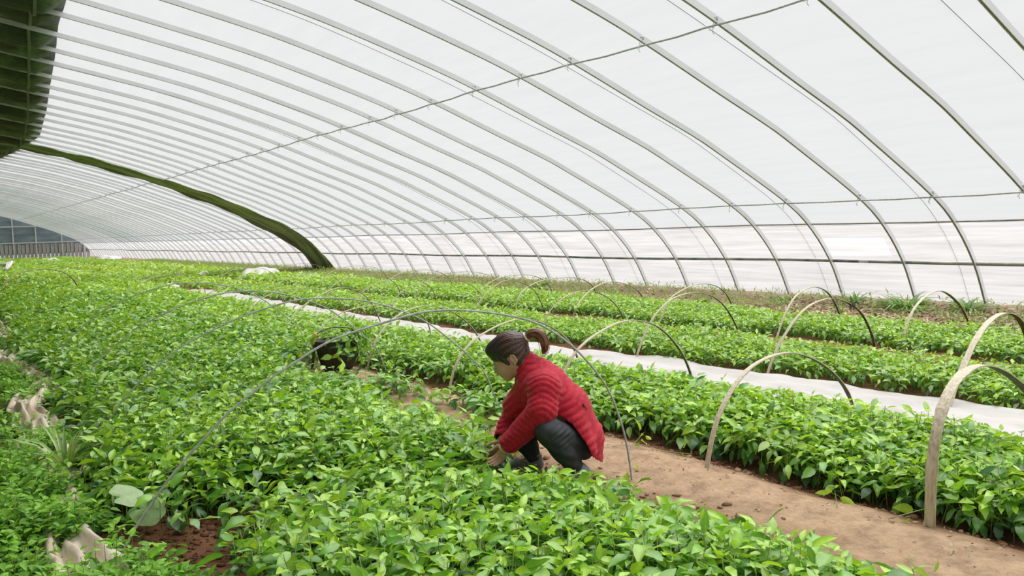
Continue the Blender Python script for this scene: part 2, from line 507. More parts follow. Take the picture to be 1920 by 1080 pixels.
for y in RIBS[1:]:
    o = link('arch_rib', rib_me)
    o.location = (.02 * math.sin(y * 3.7), y, .012 * math.sin(y * 1.9))
    if y < 3: lab, grp = 'galvanised steel arch rib overhead at the very edge of the frame', 'arch ribs before the green strip'
    elif y < STRIP_Y + .5:
        lab, grp = f'{ORD[kk]} galvanised steel arch rib from the right, before the green strip', 'arch ribs before the green strip'; kk += 1
    elif kb < 12: lab, grp = f'{ORD[kb]} galvanised steel arch rib beyond the green strip, counting away from it', 'arch ribs beyond the green strip'; kb += 1
    else: lab, grp = 'thin galvanised steel arch rib in the dense rows far beyond the green strip', 'far arch ribs beyond the green strip'
    tag(o, lab, 'arch rib', grp)
    if y < 45:
        for xx in (6.87, 11.3):
            t = link('wire_tie', tie_me, o); t.location = (xx, 0, prof_z(xx) - .045)
            t.rotation_euler = (0, .5, .3 * math.sin(y * 5))

def long_rod(x, dz, r, m, label, cat, name, sagv=.012, n=6):
    ys = np.arange(-1.5, Y_END - .1, .39)
    s, k = bay(ys)
    P = np.stack([x + .012 * np.sin(ys * 1.1) + .01 * np.sin(ys * 2.9), ys, prof_z(x) + dz - s * sagv + .012 * np.sin(ys * .83)], 1)
    mb = MB(); mb.tube(P, r, n)
    return tag(link(name, mb.mesh(name), mats=m), label, cat)
long_rod(6.85, -.075, .0115, MAT['rod'], 'thin wire purlin hanging under the ribs high across the roof', 'purlin', 'purlin_wire', .02)
long_rod(11.29, -.065, .0125, MAT['rod'], 'pale steel purlin tied under the ribs where the film wall begins', 'purlin', 'purlin_rod', .012)
long_rod(11.99, .03, .0125, MAT['rustrod'], 'thin rusty purlin above the dark vent pipe', 'purlin', 'purlin_rod', .006)
o = long_rod(12.60, .035, .025, MAT['pipe'], 'thick dark vent pipe with rolled film along the film wall', 'vent pipe', 'vent_roll_pipe', .004, 8)
for kc, y in enumerate((1.45, 3.80, 6.06, 8.46, 10.85, 13.2, 15.6, 17.95, 20.3)):
    off = PROF + PN * .066
    P = np.stack([off[:, 0], y + .03 * np.sin(off[:, 0] * 1.2), off[:, 1]], 1)
    P[:, 2] += 0
    mb = MB(); mb.tube(P[4:], .0042, 4)
    tag(link('press_cord', mb.mesh('press_cord'), mats=MAT['cord']), f'{ORD[kc]} thin dark press cord from the right outside the roof film', 'cord', 'press cords over the film')

# film patch and hanging scrap
pm = []
for zz, xx in ((.80, 12.50), (1.07, 12.235)):
    for y in (7.05, 8.22): pm.append([xx - .005, y, zz])
i_a, i_b = i3 + 1, i4 - 1
def on_film(z, inset=.0):
    k = np.interp(-z, -PROF[:, 1], np.arange(len(PROF)))
    p0 = np.array([np.interp(k, np.arange(len(PROF)), PROF[:, c]) for c in (0, 1)])
    n0 = np.array([np.interp(k, np.arange(len(PROF)), PN[:, c]) for c in (0, 1)])
    return p0 + n0 * (.056 - inset)
rows = []
for z in np.linspace(.79, 1.10, 6):
    q = on_film(z, .012)
    rows.append([[q[0], y, q[1] + .006 * math.sin(y * 9)] for y in np.linspace(7.05, 8.22, 12)])
Vp = np.array(rows); ny, nx = Vp.shape[:2]
i = np.arange(ny - 1)[:, None] * nx + np.arange(nx - 1)[None, :]
tag(link('film_patch', mesh_np('film_patch', Vp, Q=np.stack([i, i + 1, i + nx + 1, i + nx], -1).reshape(-1, 4)), mats=MAT['patch_film']), 'clear rectangular film patch above the vent pipe on the film wall', 'film patch')
mb = MB()
zz = np.linspace(.80, .53, 6)
Vp = np.array([[[12.53 - .012 * math.sin(k * 1.3 + y * 20), y + (.012 * math.sin(k * 2.0)), z] for y in np.linspace(7.44, 7.6, 5)] for k, z in enumerate(zz)])
ny, nx = Vp.shape[:2]
i = np.arange(ny - 1)[:, None] * nx + np.arange(nx - 1)[None, :]
tag(link('film_scrap', mesh_np('film_scrap', Vp, Q=np.stack([i, i + 1, i + nx + 1, i + nx], -1).reshape(-1, 4)), mats=MAT['patch_film']), 'small white scrap hanging on the vent pipe under the clear patch', 'cloth scrap')

# green quilt rolled back along the north top, and the green strip over one rib
m = mat('green_quilt', rough=.38)
p = m.node_tree.nodes['Principled BSDF']
n1 = noise(m, 1.6, 5, stretch=(1, .6, 1)); r1 = ramp(m, n1.outputs[0], [(.3, (.020, .030, .014)), (.48, (.040, .064, .024)), (.6, (.12, .18, .065)), (.74, (.30, .40, .19))])
lk(m, r1.outputs[0], p.inputs['Base Color'])
n2 = noise(m, 3, 6, stretch=(.6, 5, 1)); b = nd(m, 'ShaderNodeBump'); b.inputs['Strength'].default_value = 1.0; b.inputs['Distance'].default_value = .16
lk(m, n2.outputs[0], b.inputs['Height']); lk(m, b.outputs[0], p.inputs['Normal'])
MAT['quilt'] = m
ysq = []
for a, b_ in zip(RIBS[:-1], RIBS[1:]):
    if a > 60: break
    ysq += list(np.linspace(a, b_, 9)[:-1])
ysq = np.array([-1.8, -.6, .4] + ysq)
nq = 30
VV = []
for y in ysq:
    e = float(quilt_edge(y))
    s, k = bay(np.array(y)); s = float(s)
    xs = np.linspace(-2.3, e, nq)
    z0 = np.interp(xs, PROF[:, 0], PROF[:, 1])
    t = (xs + 2.3) / (e + 2.3)
    fold = .035 * np.sin(xs * 9 + 2.2 * math.sin(y * 1.3)) * s + .02 * np.sin(xs * 23 + y * 3) * s
    zz = z0 + .075 - sag(xs, np.full(nq, y)) + np.abs(fold) * .5 + .03 * (1 - s) * 0
    zz[-3:] += np.array([.0, .015, .05]) * (.4 + s)
    VV.append(np.stack([xs, np.full(nq, y), zz], 1))
lower = np.array(VV)
ny = len(ysq)
upper = lower.copy(); upper[..., 2] += .10
Vq = np.concatenate([lower.reshape(-1, 3), upper.reshape(-1, 3)])
i = np.arange(ny - 1)[:, None] * nq + np.arange(nq - 1)[None, :]
Q1 = np.stack([i, i + 1, i + nq + 1, i + nq], -1).reshape(-1, 4)
e_ = np.arange(ny - 1) * nq + nq - 1; N_ = ny * nq
Q2 = np.stack([e_, e_ + nq, e_ + nq + N_, e_ + N_], -1)
tag(link('roof_quilt', mesh_np('roof_quilt', Vq, Q=np.concatenate([Q1, Q1[:, ::-1] + N_, Q2])), mats=MAT['quilt']), 'dark green insulation quilt bulging between ribs along the roof top at upper left', 'quilt')

qs = []
for y in np.arange(2.4, 40, .1):
    x = float(quilt_edge(y)) - .42
    s, k = bay(np.array(y)); qs.append([x, y, prof_z(x) + .045 - float(sag(np.array([x]), np.array([y]))[0])])
mb = MB(); mb.tube(qs, 1.0, prof=np.array([[-.022, .004], [.022, .004], [.022, -.004], [-.022, -.004]]), nrm=(1, 0, -.18))
link('strap', mb.mesh('strap', smooth=False), bpy.data.objects['roof_quilt'], mat('pale_strap', (.17, .18, .14), .5))
SX = np.array([1.0, 3.2, 4.4, 6.05, 7.3, 9.4, 10.6, 11.3, 12.0, 12.5, 13.0])
SN = np.array([30.0, 30.0, 30.1, 30.3, 30.0, 29.8, 30.0, 30.1, 30.2, 30.1, 29.5])
SF = np.array([31.6, 31.8, 32.0, 32.1, 31.9, 32.2, 32.7, 33.0, 32.7, 32.2, 32.0])
sp_pts = PROF[PROF[:, 0] > 1.0]; sp_n = PN[PROF[:, 0] > 1.0]
nl = 9; rows = []
for (x, z), n_ in zip(sp_pts, sp_n):
    a = float(np.interp(x, SX, SN)); b_ = float(np.interp(x, SX, SF))
    for t in np.linspace(0, 1, nl):
        d = -.05 - .05 * math.sin(PI * t) - .02 * math.sin(t * 9 + x * 2.1) - .02 * math.sin(x * 5 + t * 4)
        rows.append([x + n_[0] * d, a + (b_ - a) * t, z + n_[1] * d])
Vs = np.array(rows); ns = len(sp_pts)
Vs[-nl:, 2] = np.maximum(Vs[-nl:, 2], .02)
i = np.arange(ns - 1)[:, None] * nl + np.arange(nl - 1)[None, :]
o = link('quilt_strip', mesh_np('quilt_strip', Vs, Q=np.stack([i, i + 1, i + nl + 1, i + nl], -1).reshape(-1, 4), mi=np.tile((np.arange(nl - 1) >= 5).astype(int), ns - 1)), mats=None)
m = noisy('green_strip', [(.30, (.06, .085, .035)), (.44, (.16, .22, .09)), (.56, (.34, .44, .20)), (.75, (.46, .56, .31))], scale=1.6, rough=.5, bump=.9, bscale=5, bdist=.09, stretch=(.5, 2.0, .5))
o.data.materials.append(m)
o.data.materials.append(noisy('dark_strip_edge', [(.35, (.03, .035, .02)), (.65, (.075, .085, .045))], scale=2, rough=.6))
so_ = o.modifiers.new('thick', 'SOLIDIFY'); so_.thickness = .03
tag(o, 'green cloth strip hanging along one arch from roof to soil', 'quilt strip')

# ---------------------------------------------------------------- leaves (numpy)
LOD = {0: (np.array([0, .22, .5, .78, 1.0]), np.array([0.06, .86, .98, .45, 0.0])),
       1: (np.array([0, .45, 1.0]), np.array([0, 1.0, 0.0])),
       2: (np.array([0, .10, .27, .47, .67, .85, 1.0]), np.array([0.05, .60, .95, 1.0, .72, .33, 0.0]))}


def leaf_arrays(base, az, pitch, droop, L, W, roll, tint, lod=0, fold=.28):
    """n leaves as one vertex array: base (n,3), az direction, pitch up from level, droop along the length"""
    n = len(base)
    st, wd = LOD[lod]
    K = len(st)
    th = pitch[:, None] - droop[:, None] * st[None, :]
    ds = np.diff(st, prepend=0)[None, :]
    thm = np.concatenate([th[:, :1], (th[:, 1:] + th[:, :-1]) / 2], 1)
    cx = np.cumsum(np.cos(thm) * ds, 1) * L[:, None]
    cz = np.cumsum(np.sin(thm) * ds, 1) * L[:, None]
    nxx, nz = -np.sin(th), np.cos(th)
    hw = wd[None, :] * W[:, None] * .5
    def side(sgn):
        lat = sgn * hw
        lift = np.abs(hw) * (fold if lod != 2 else rng.uniform(.05, .55, (n, 1)) + rng.normal(0, .16, (n, K)))
        y = lat * np.cos(roll)[:, None] - lift * np.sin(roll)[:, None]
        up = lift * np.cos(roll)[:, None] + lat * np.sin(roll)[:, None]
        return np.stack([cx + nxx * up, y, cz + nz * up], -1)
    mid = np.stack([cx, 0 * cx, cz], -1)
    Lf, Rt = side(1), side(-1)
    if lod != 1:
        V = np.concatenate([mid, Lf[:, :K - 1], Rt[:, :K - 1]], 1)       # midrib, left edge, right edge
        T = [[K - 2, K - 1, 2 * K - 2], [K - 2, 3 * K - 3, K - 1]]
        Q = []
        for k in range(K - 2):
            Q += [[k, k + 1, K + k + 1, K + k], [k, 2 * K - 1 + k, 2 * K + k, k + 1]]
    else:
        V = np.concatenate([mid[:, [0, 1, 2]], Lf[:, 1:2], Rt[:, 1:2]], 1)   # base mid tip L R
        T = [[0, 1, 3], [1, 2, 3], [0, 4, 1], [1, 4, 2]]
        Q = []
    ca, sa = np.cos(az)[:, None], np.sin(az)[:, None]
    V = np.stack([V[..., 0] * ca - V[..., 1] * sa, V[..., 0] * sa + V[..., 1] * ca, V[..., 2]], -1) + base[:, None, :]
    nv = V.shape[1]
    off = (np.arange(n) * nv)[:, None, None]
    T = (np.array(T)[None] + off).reshape(-1, 3) if T else np.zeros((0, 3), int)
    Q = (np.array(Q)[None] + off).reshape(-1, 4) if Q else np.zeros((0, 4), int)
    C = np.repeat(tint, nv, axis=0)
    if lod == 2:                                             # paler midrib, deeper margin
        s_ = np.ones(nv); s_[:K] = 1.13; s_[K:] = .94
        C = C * np.tile(s_, n)[:, None]
    return V.reshape(-1, 3), T, Q, C


def sticks(A, B, r, tint):
    """three-sided stems from A to B"""
    n = len(A)
    d = B - A; d /= np.linalg.norm(d, axis=1)[:, None] + 1e-9
    s = np.cross(d, np.array([.3, .9, .1])); s /= np.linalg.norm(s, axis=1)[:, None] + 1e-9
    t = np.cross(d, s)
    a = np.arange(3) * 2 * PI / 3
    ring = s[:, None, :] * np.cos(a)[None, :, None] + t[:, None, :] * np.sin(a)[None, :, None]
    rr_ = np.broadcast_to(r, (n,))[:, None, None]
    V = np.concatenate([A[:, None] + ring * rr_, B[:, None] + ring * rr_ * .7], 1)
    Q = np.array([[0, 1, 4, 3], [1, 2, 5, 4], [2, 0, 3, 5]])[None] + (np.arange(n) * 6)[:, None, None]
    return V.reshape(-1, 3), np.zeros((0, 3), int), Q.reshape(-1, 4), np.repeat(tint, 6, axis=0)


def join(parts):
    V, T, Q, C, n = [], [], [], [], 0
    for v, t, q, c in parts:
        V.append(v); T.append(t + n); Q.append(q + n); C.append(c); n += len(v)
    return np.concatenate(V), np.concatenate(T), np.concatenate(Q), np.concatenate(C)


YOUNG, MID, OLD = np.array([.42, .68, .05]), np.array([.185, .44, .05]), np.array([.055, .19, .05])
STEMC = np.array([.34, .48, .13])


def plant_spec(n, H, lush=1.0, nleaf=10, lodscale=1.0, lime=0.0):
    """random leaves for n plants of height H; arrays shaped (n, nleaf)"""
    k = np.arange(nleaf)[None, :]
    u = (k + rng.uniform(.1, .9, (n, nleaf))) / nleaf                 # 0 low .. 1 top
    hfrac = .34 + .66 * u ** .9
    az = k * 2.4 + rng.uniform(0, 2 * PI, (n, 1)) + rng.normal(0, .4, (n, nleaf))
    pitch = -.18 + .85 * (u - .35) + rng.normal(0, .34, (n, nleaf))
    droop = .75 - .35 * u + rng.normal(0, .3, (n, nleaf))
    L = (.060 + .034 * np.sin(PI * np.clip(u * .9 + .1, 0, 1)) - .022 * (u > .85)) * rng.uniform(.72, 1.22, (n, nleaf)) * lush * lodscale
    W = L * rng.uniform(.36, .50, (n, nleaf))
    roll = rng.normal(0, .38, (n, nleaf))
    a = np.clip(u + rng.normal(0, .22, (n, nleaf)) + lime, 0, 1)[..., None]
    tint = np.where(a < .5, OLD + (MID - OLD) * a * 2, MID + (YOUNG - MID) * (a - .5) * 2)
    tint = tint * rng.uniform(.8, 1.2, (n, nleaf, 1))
    pet = L * .38
    return dict(h=hfrac * H[:, None], az=az, pitch=pitch, droop=droop, L=L, W=W, roll=roll, tint=tint, pet=pet)


def plants_mesh(x, y, H, lod, lush=1.0, nleaf=10, lodscale=1.0, lime=0.0, stems=True, lean=None, z=None):
    n = len(x)
    sp_ = plant_spec(n, H, lush, nleaf, lodscale, lime)
    b0 = np.stack([x, y, gz(x, y) - .01 if z is None else z], 1)
    ln = rng.normal(0, .13, (n, 2)) if lean is None else lean
    top = b0 + np.stack([ln[:, 0] * H, ln[:, 1] * H, H], 1)
    f = sp_['h'] / H[:, None]
    base = b0[:, None, :] + (top - b0)[:, None, :] * f[..., None]
    pb = base.copy()
    base[..., 0] += np.cos(sp_['az']) * sp_['pet']; base[..., 1] += np.sin(sp_['az']) * sp_['pet']
    base[..., 2] += sp_['pet'] * np.sin(sp_['pitch'] + .35)
    r_ = lambda a: a.reshape(-1)
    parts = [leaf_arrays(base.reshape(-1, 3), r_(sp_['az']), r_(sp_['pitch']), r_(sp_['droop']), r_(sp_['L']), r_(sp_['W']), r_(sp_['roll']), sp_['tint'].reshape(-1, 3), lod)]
    if stems:
        parts.append(sticks(b0, top, .0026, np.tile(STEMC, (n, 1))))
        if lod != 1:
            parts.append(sticks(pb.reshape(-1, 3), base.reshape(-1, 3), .0011, np.tile(STEMC * 1.1, (n * nleaf, 1))))
    return join(parts)


# beds: where seedlings stand, how tall (density 0..1)
def bed1_left(y): return .80 + .10 * np.sin(y * .9) + .06 * np.sin(y * 2.3) + .018 * np.clip(y - 6, 0, 40)
def bed1_right(y): return 2.93 + .07 * np.sin(y * 1.3 + 1) + .05 * np.sin(y * 3.7) + .30 * smooth01((y - 5) / 1.5) + .45 * smooth01((y - 8.2) / 1.2)
PERSON = np.array([3.06, 3.60]); PF = np.array([-.762, .648]); PW = np.array([-.648, -.762])


def keep1(x, y):
    d = np.clip((x - bed1_left(y)) / .12, 0, 1) * np.clip((bed1_right(y) - x) / .10, 0, 1)
    d = np.maximum(d, .55 * smooth01((y - 4.7) / .5) * (x > 2.5) * (x < 3.62) * smooth01((wob(x, y, .35, 5) + .25) / .4))
    def hole(cx, cy, rx, ry, a=1.0): return 1 - a * np.exp(-(((x - cx) / rx) ** 2 + ((y - cy) / ry) ** 2) ** 2)
    d = d * hole(.88, 3.95, .42, .62) * hole(1.42, 4.25, .30, .28, .72) * hole(1.75, 3.65, .13, .16, .6) * hole(.8, 6.1, .2, .2)
    d = d * hole(2.95, 2.55, .14, .2, .8) * hole(2.55, 2.75, .12, .14, .7) * hole(3.0, 3.25, .16, .14, .8) * hole(3.05, 5.9, .28, .5, .9) * hole(2.75, 5.0, .18, .25, .7)
    d = d * hole(3.25, 7.7, .45, .55)
    q = np.stack([x - PERSON[0], y - PERSON[1]], -1)
    u = q @ PF; w_ = q @ PW
    d = d * (1 - np.exp(-(((u - .16) / .42) ** 2 + ((w_ + .02) / .30) ** 2) ** 3))       # where the woman squats
    d = d * (1 - .9 * np.exp(-(((u + .15) / .28) ** 2 + ((w_ - .28) / .17) ** 2) ** 2))
    d = d * (1 - .95 * np.exp(-(((u - .47) / .10) ** 2 + ((w_ - .10) / .12) ** 2) ** 2))
    return d


def low1(x, y):
    """shorter growth around the squatting woman and along the path"""
    q = np.stack([x - PERSON[0], y - PERSON[1]], -1)
    u = q @ PF; w_ = q @ PW
    s = 1 - .52 * np.exp(-(((u - .2) / .75) ** 2 + ((w_ - .35) / .36) ** 2) ** 2)
    s = s * (1 - .45 * smooth01((x - 2.45) / .45) * (1 - .7 * smooth01((y - 6) / 2)))
    s = s * (1 - .3 * np.exp(-(((x - 1.5) / .35) ** 2 + ((y - 4.0) / .4) ** 2)))
    return s


def keep2(x, y):
    l = 3.93 + .06 * np.sin(y * 2.1) - .3 * smooth01((y - 8.6) / .8); r_ = 5.28 + .05 * np.sin(y * 1.7) + .03 * np.sin(y * 4.1) + .16 * smooth01((y - 7) / 3) + .46 * smooth01((y - 23) / 3)
    d = np.clip((x - l) / .08, 0, 1) * np.clip((r_ - x) / .08, 0, 1)
    cx, cy = 3.46, 8.02
    return d * (1 - np.exp(-(((x - cx) / .45) ** 2 + ((y - cy) / .4) ** 2) ** 2))


def keep3(x, y):
    l = 6.50 - .07 * smooth01((y - 5) / 2.5) - .08 * smooth01((y - 24) / 3) + .05 * np.sin(y * 1.9); r_ = 8.02 + .10 * np.sin(y * 1.1) + .06 * np.sin(y * 3.1)
    return np.clip((x - l) / .06, 0, 1) * np.clip((r_ - x) / .1, 0, 1)


def keep4(x, y):
    l = 8.62 + .12 * np.sin(y * 1.4) + .05 * np.sin(y * 3.3); r_ = 10.35 + .65 * smooth01((y - 7) / 6) + .14 * np.sin(y * .8) + .1 * np.sin(y * 2.3)
    return np.clip((x - l) / .08, 0, 1) * np.clip((r_ - x) / .16, 0, 1)


def far_path_gap(x, y):
    """beyond about 22 m the white strip and paths close over"""
    return x * 0


def grid_pts(x0, x1, y0, y1, s):
    nx_, ny_ = max(1, int((x1 - x0) / s)), max(1, int((y1 - y0) / s))
    gx_, gy_ = np.meshgrid(x0 + (np.arange(nx_) + .5) * (x1 - x0) / nx_, y0 + (np.arange(ny_) + .5) * (y1 - y0) / ny_)
    gx_ = gx_ + rng.uniform(-.48, .48, gx_.shape) * s; gy_ = gy_ + rng.uniform(-.48, .48, gy_.shape) * s
    return gx_.ravel(), gy_.ravel()


def in_view(x, y, mpx=420):
    px, py, d = to_px(np.stack([x, y, x * 0 + .15], -1))
    return (px > -mpx) & (px < 1920 + mpx) & (py < 1080 + mpx) & (d > .3)


BEDS = [
    dict(n=1, x=(.3, 3.9), keep=keep1, H=.285, lush=1.12, lime=-.04, cat='seedlings', label='dense mass of green pepper seedlings filling the wide bed before the woman'),
    dict(n=2, x=(3.5, 6.1), keep=keep2, H=.235, lush=1.08, lime=.06, cat='seedlings', label='mass of pepper seedlings in the bed between earth path and white strip'),
    dict(n=3, x=(6.35, 8.6), keep=keep3, H=.17, lush=.95, lime=.14, cat='seedlings', label='mass of bright seedlings in the bed just beyond the white strip'),
    dict(n=4, x=(8.5, 11.4), keep=keep4, H=.165, lush=.95, lime=.14, cat='seedlings', label='mass of bright seedlings in the bed nearest the film wall'),
]
near_pool = []
for B in BEDS:
    parts = []
    zones = [(1.0, 6.2, .066, 2, 10, 1.0, True), (6.2, 11.5, .080, 0 if B['n'] == 1 else 1, 9, 1.12, True), (11.5, 22, .105, 1, 8, 1.4, True), (22, 40, .17, 1, 7, 2.0, False), (40, Y_END - .3, .27, 1, 6, 2.6, False)]
    for (y0, y1, s, lod, nl_, lsc, st) in zones:
        if B['n'] >= 3 and y0 < 6: s, lod = .082, 1
        if B['n'] >= 3 and y0 < 6: lsc = 1.1
        x, y = grid_pts(B['x'][0], B['x'][1], y0, y1, s)
        k = B['keep'](x, y)
        ok = (rng.uniform(0, 1, len(x)) < k * (.96 + .12 * wob(x, y, .5))) & in_view(x, y)
        x, y = x[ok], y[ok]
        H = B['H'] * (1 + .16 * wob(x, y, .45, B['n']) + .12 * wob(x, y, 1.4, 2 + B['n'])) * rng.uniform(.75, 1.2, len(x))
        H = H * (.72 + .28 * np.clip(k[ok], 0, 1))
        if B['n'] == 1:
            H = H * low1(x, y) * (1 + .16 * smooth01((y - 8) / 6) * smooth01((2.3 - x) / .8)) * (1 - .25 * smooth01((y - 22) / 12))
        if B['n'] == 2: H = H * (1 - .35 * smooth01((x - 4.75) / .5))
        if B['n'] == 3: H = H * (1 - .25 * smooth01((x - 7.4) / .5))
        if B['n'] == 4: H = H * (1 - .35 * smooth01((x - 9.9) / .6))
        lush = B['lush']
        if y0 < 6 and B['n'] <= 2:
            near_pool.append((np.full(len(x), B['n']), x, y, H))
            B['near'] = (x, y, H)
            continue
        parts.append(plants_mesh(x, y, H, lod, lush, nl_, lsc, B['lime'] + (-.10 if B['n'] == 1 and y0 < 20 and y0 > 5 else 0) + (.18 if y0 > 20 else .05 if y0 > 11 else 0), st))
    B['parts'] = parts

# the 300 seedlings that show largest: one object each, stem with its leaves as parts
nb = np.concatenate([a[0] for a in near_pool]); nxp = np.concatenate([a[1] for a in near_pool]); nyp = np.concatenate([a[2] for a in near_pool]); nH = np.concatenate([a[3] for a in near_pool])
px, py, dd = to_px(np.stack([nxp, nyp, nH * .8], -1))
vis = (px > 8) & (px < 1912) & (py < 1066)
score = np.where(vis, nH / dd, 0)
pick = np.argsort(-score)[:300]
is_pick = np.zeros(len(nb), bool); is_pick[pick] = True
for B in BEDS[:2]:
    sel = (nb == B['n']) & ~is_pick
    B['parts'].insert(0, plants_mesh(nxp[sel], nyp[sel], nH[sel], 2, B['lush'], 10, 1.0, B['lime'], True))

LEAF_ME = []
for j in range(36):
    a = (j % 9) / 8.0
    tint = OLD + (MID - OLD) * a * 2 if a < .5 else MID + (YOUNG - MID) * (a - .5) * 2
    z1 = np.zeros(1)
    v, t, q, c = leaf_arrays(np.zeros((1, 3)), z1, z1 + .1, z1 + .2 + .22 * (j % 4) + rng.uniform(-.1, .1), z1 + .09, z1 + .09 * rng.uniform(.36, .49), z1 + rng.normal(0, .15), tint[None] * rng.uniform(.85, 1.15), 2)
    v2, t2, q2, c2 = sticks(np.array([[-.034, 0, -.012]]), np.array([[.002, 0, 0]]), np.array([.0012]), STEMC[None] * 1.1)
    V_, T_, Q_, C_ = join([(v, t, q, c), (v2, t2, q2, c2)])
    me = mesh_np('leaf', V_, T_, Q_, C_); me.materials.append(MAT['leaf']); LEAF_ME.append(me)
STEM_ME = []
for j in range(8):
    P = np.stack([np.linspace(0, rng.normal(0, .12), 4) ** 1, np.linspace(0, rng.normal(0, .12), 4), np.linspace(-.06, 1, 4)], 1)
    mb = MB(); mb.tube(P, [.011, .010, .009, .006], 4)
    me = mb.mesh('stem', col=STEMC); me.materials.append(MAT['leaf']); STEM_ME.append((me, P))
GRP = {1: ('pepper seedlings at the front of the wide bed', 'young green pepper seedling at the front edge of the wide bed before the woman'),
       2: ('pepper seedlings at the front of the path-side bed', 'young pepper seedling in the bed beside the earth path, near the bamboo hoops')}


def seedling(x, y, H, z, lab, grp, lush=1.0, nleaf=9, rot=None, lime=0.0):
    sm, P = STEM_ME[rng.integers(8)]
    o = link('pepper_seedling', sm)
    o.location = (x, y, z)
    o.scale = (H, H, H)
    o.rotation_euler = rot or (0, 0, rng.uniform(0, 6.28))
    tag(o, lab, 'seedling', grp)
    sp_ = plant_spec(1, np.array([H]), lush, nleaf, 1.0, lime)
    for k in range(nleaf):
        u = sp_['h'][0, k] / H
        a = np.clip((k + .5) / nleaf + rng.normal(0, .2) + lime, 0, 1)
        c = link('leaf', LEAF_ME[int(round(a * 8)) + 9 * rng.integers(4)], o)
        L = sp_['L'][0, k] / .09 / H
        pz = np.array([np.interp(u, P[:, 2], P[:, i_]) for i_ in range(3)])
        az = sp_['az'][0, k]
        pt = sp_['pet'][0, k] / H
        c.location = (pz[0] + math.cos(az) * pt, pz[1] + math.sin(az) * pt, pz[2] + pt * .35)
        c.rotation_euler = (sp_['roll'][0, k], -sp_['pitch'][0, k], az)
        c.scale = (L, L, L)
    return o


GL = [('pepper seedlings beside the bare red soil', 'young pepper seedling of the wide bed, close beside the bare red soil patch'),
      ('pepper seedlings at the bottom of the frame', 'young pepper seedling in the thick of the wide bed, at the bottom of the frame'),
      ('pepper seedlings by the path edge', 'young pepper seedling of the wide bed, near the edge of the earth path')]
for k in pick:
    g, lab = GRP[2] if nb[k] == 2 else GL[0 if nxp[k] < 1.45 else 1 if nxp[k] < 2.45 else 2]
    seedling(nxp[k], nyp[k], nH[k], float(gz(nxp[k], nyp[k])) - .005, lab, g, BEDS[int(nb[k]) - 1]['lush'], 9, lime=BEDS[int(nb[k]) - 1]['lime'])
for B in BEDS:
    V_, T_, Q_, C_ = join(B['parts'])
    o = link('seedling_mass', mesh_np('seedling_mass', V_, T_, Q_, C_), mats=MAT['leaf'])
    tag(o, B['label'], B['cat'], kind='stuff')

# weeds on the left of the wide bed
def weeds(x, y, H, nleaf, L, pal, up=.3, wr=.5, droop=.4, lod=1):
    n = len(x)
    r1 = rng.uniform(0, 1, (n, nleaf))
    rad = rng.uniform(.0, .07, (n, nleaf)); az = rng.uniform(0, 2 * PI, (n, nleaf))
    hz = H[:, None] * (.25 + .75 * r1)
    base = np.stack([x[:, None] + rad * np.cos(az), y[:, None] + rad * np.sin(az), gz(x, y)[:, None] + hz], -1)
    ll = L * rng.uniform(.6, 1.4, (n, nleaf)); one = np.ones((n, nleaf))
    a = np.clip(r1 + rng.normal(0, .25, (n, nleaf)), 0, 1)[..., None]
    tint = (pal[0] + (pal[1] - pal[0]) * a) * rng.uniform(.75, 1.25, (n, nleaf, 1))
    f = lambda q: q.reshape(-1)
    lv = leaf_arrays(base.reshape(-1, 3), f(az + rng.normal(0, .5, (n, nleaf))), f(up + rng.normal(0, .35, (n, nleaf))), f(droop + rng.normal(0, .2, (n, nleaf))), f(ll), f(ll * wr), f(rng.normal(0, .3, (n, nleaf))), tint.reshape(-1, 3), lod)
    st = sticks(np.stack([x, y, gz(x, y)], -1), np.stack([x + rng.normal(0, .02, n), y + rng.normal(0, .02, n), gz(x, y) + H], -1), .002, np.tile(STEMC, (n, 1)))
    return join([lv, st])


CLX = np.array([.46, .44, .52, .60, .62, .80, 1.02, .78, .74, .98, 1.15, 1.3]); CLY = np.array([3.2, 4.2, 5.2, 6.1, 8.1, 9.0, 9.7, 10.6, 11.6, 14.7, 19.0, 24])
def cloth_x(y): return np.interp(y, CLY, CLX)
BARE = [(.47, 4.02, .26, .46), (.60, 8.0, .24, .75), (1.02, 9.65, .22, .4), (.72, 11.6, .24, .9), (.98, 14.7, .24, 1.6), (1.15, 19, .25, 2.6), (.60, 6.1, .14, .16), (.6, 4.95, .12, .10), (.62, 7.0, .10, .2), (.62, 5.62, .26, .42), (.74, 4.32, .15, .24)]
x, y = grid_pts(-1.2, 1.5, 2.6, 26, .062)
x2, y2 = grid_pts(.2, 1.0, 3.2, 6.0, .05)
x = np.concatenate([x, x2]); y = np.concatenate([y, y2])
kd = np.clip((bed1_left(y) + .02 - x) / .1, 0, 1)
for cx, cy, rx, ry in BARE: kd = kd * (1 - np.exp(-(((x - cx) / rx) ** 2 + ((y - cy) / ry) ** 2) ** 2))
kd = kd * (1 - np.exp(-(((x - .95) / .24) ** 2 + ((y - 3.95) / .5) ** 2) ** 3))
ok = (rng.uniform(0, 1, len(x)) < kd) & in_view(x, y)
x, y = x[ok], y[ok]
H = (.20 + .10 * wob(x, y, .45, 3)) * rng.uniform(.6, 1.25, len(x)) * (1 - .35 * smooth01((x - .45) / .3))
WP = (np.array([.075, .26, .05]), np.array([.28, .57, .06]))
nr_ = y < 6.5
mid_ = ~nr_ & (rng.uniform(0, 1, len(x)) < .62)
V_, T_, Q_, C_ = join([weeds(x[nr_], y[nr_], H[nr_], 17, .046, WP, .3, .50, .55, 0), weeds(x[mid_], y[mid_], H[mid_], 11, .062, WP, .3, .50)])
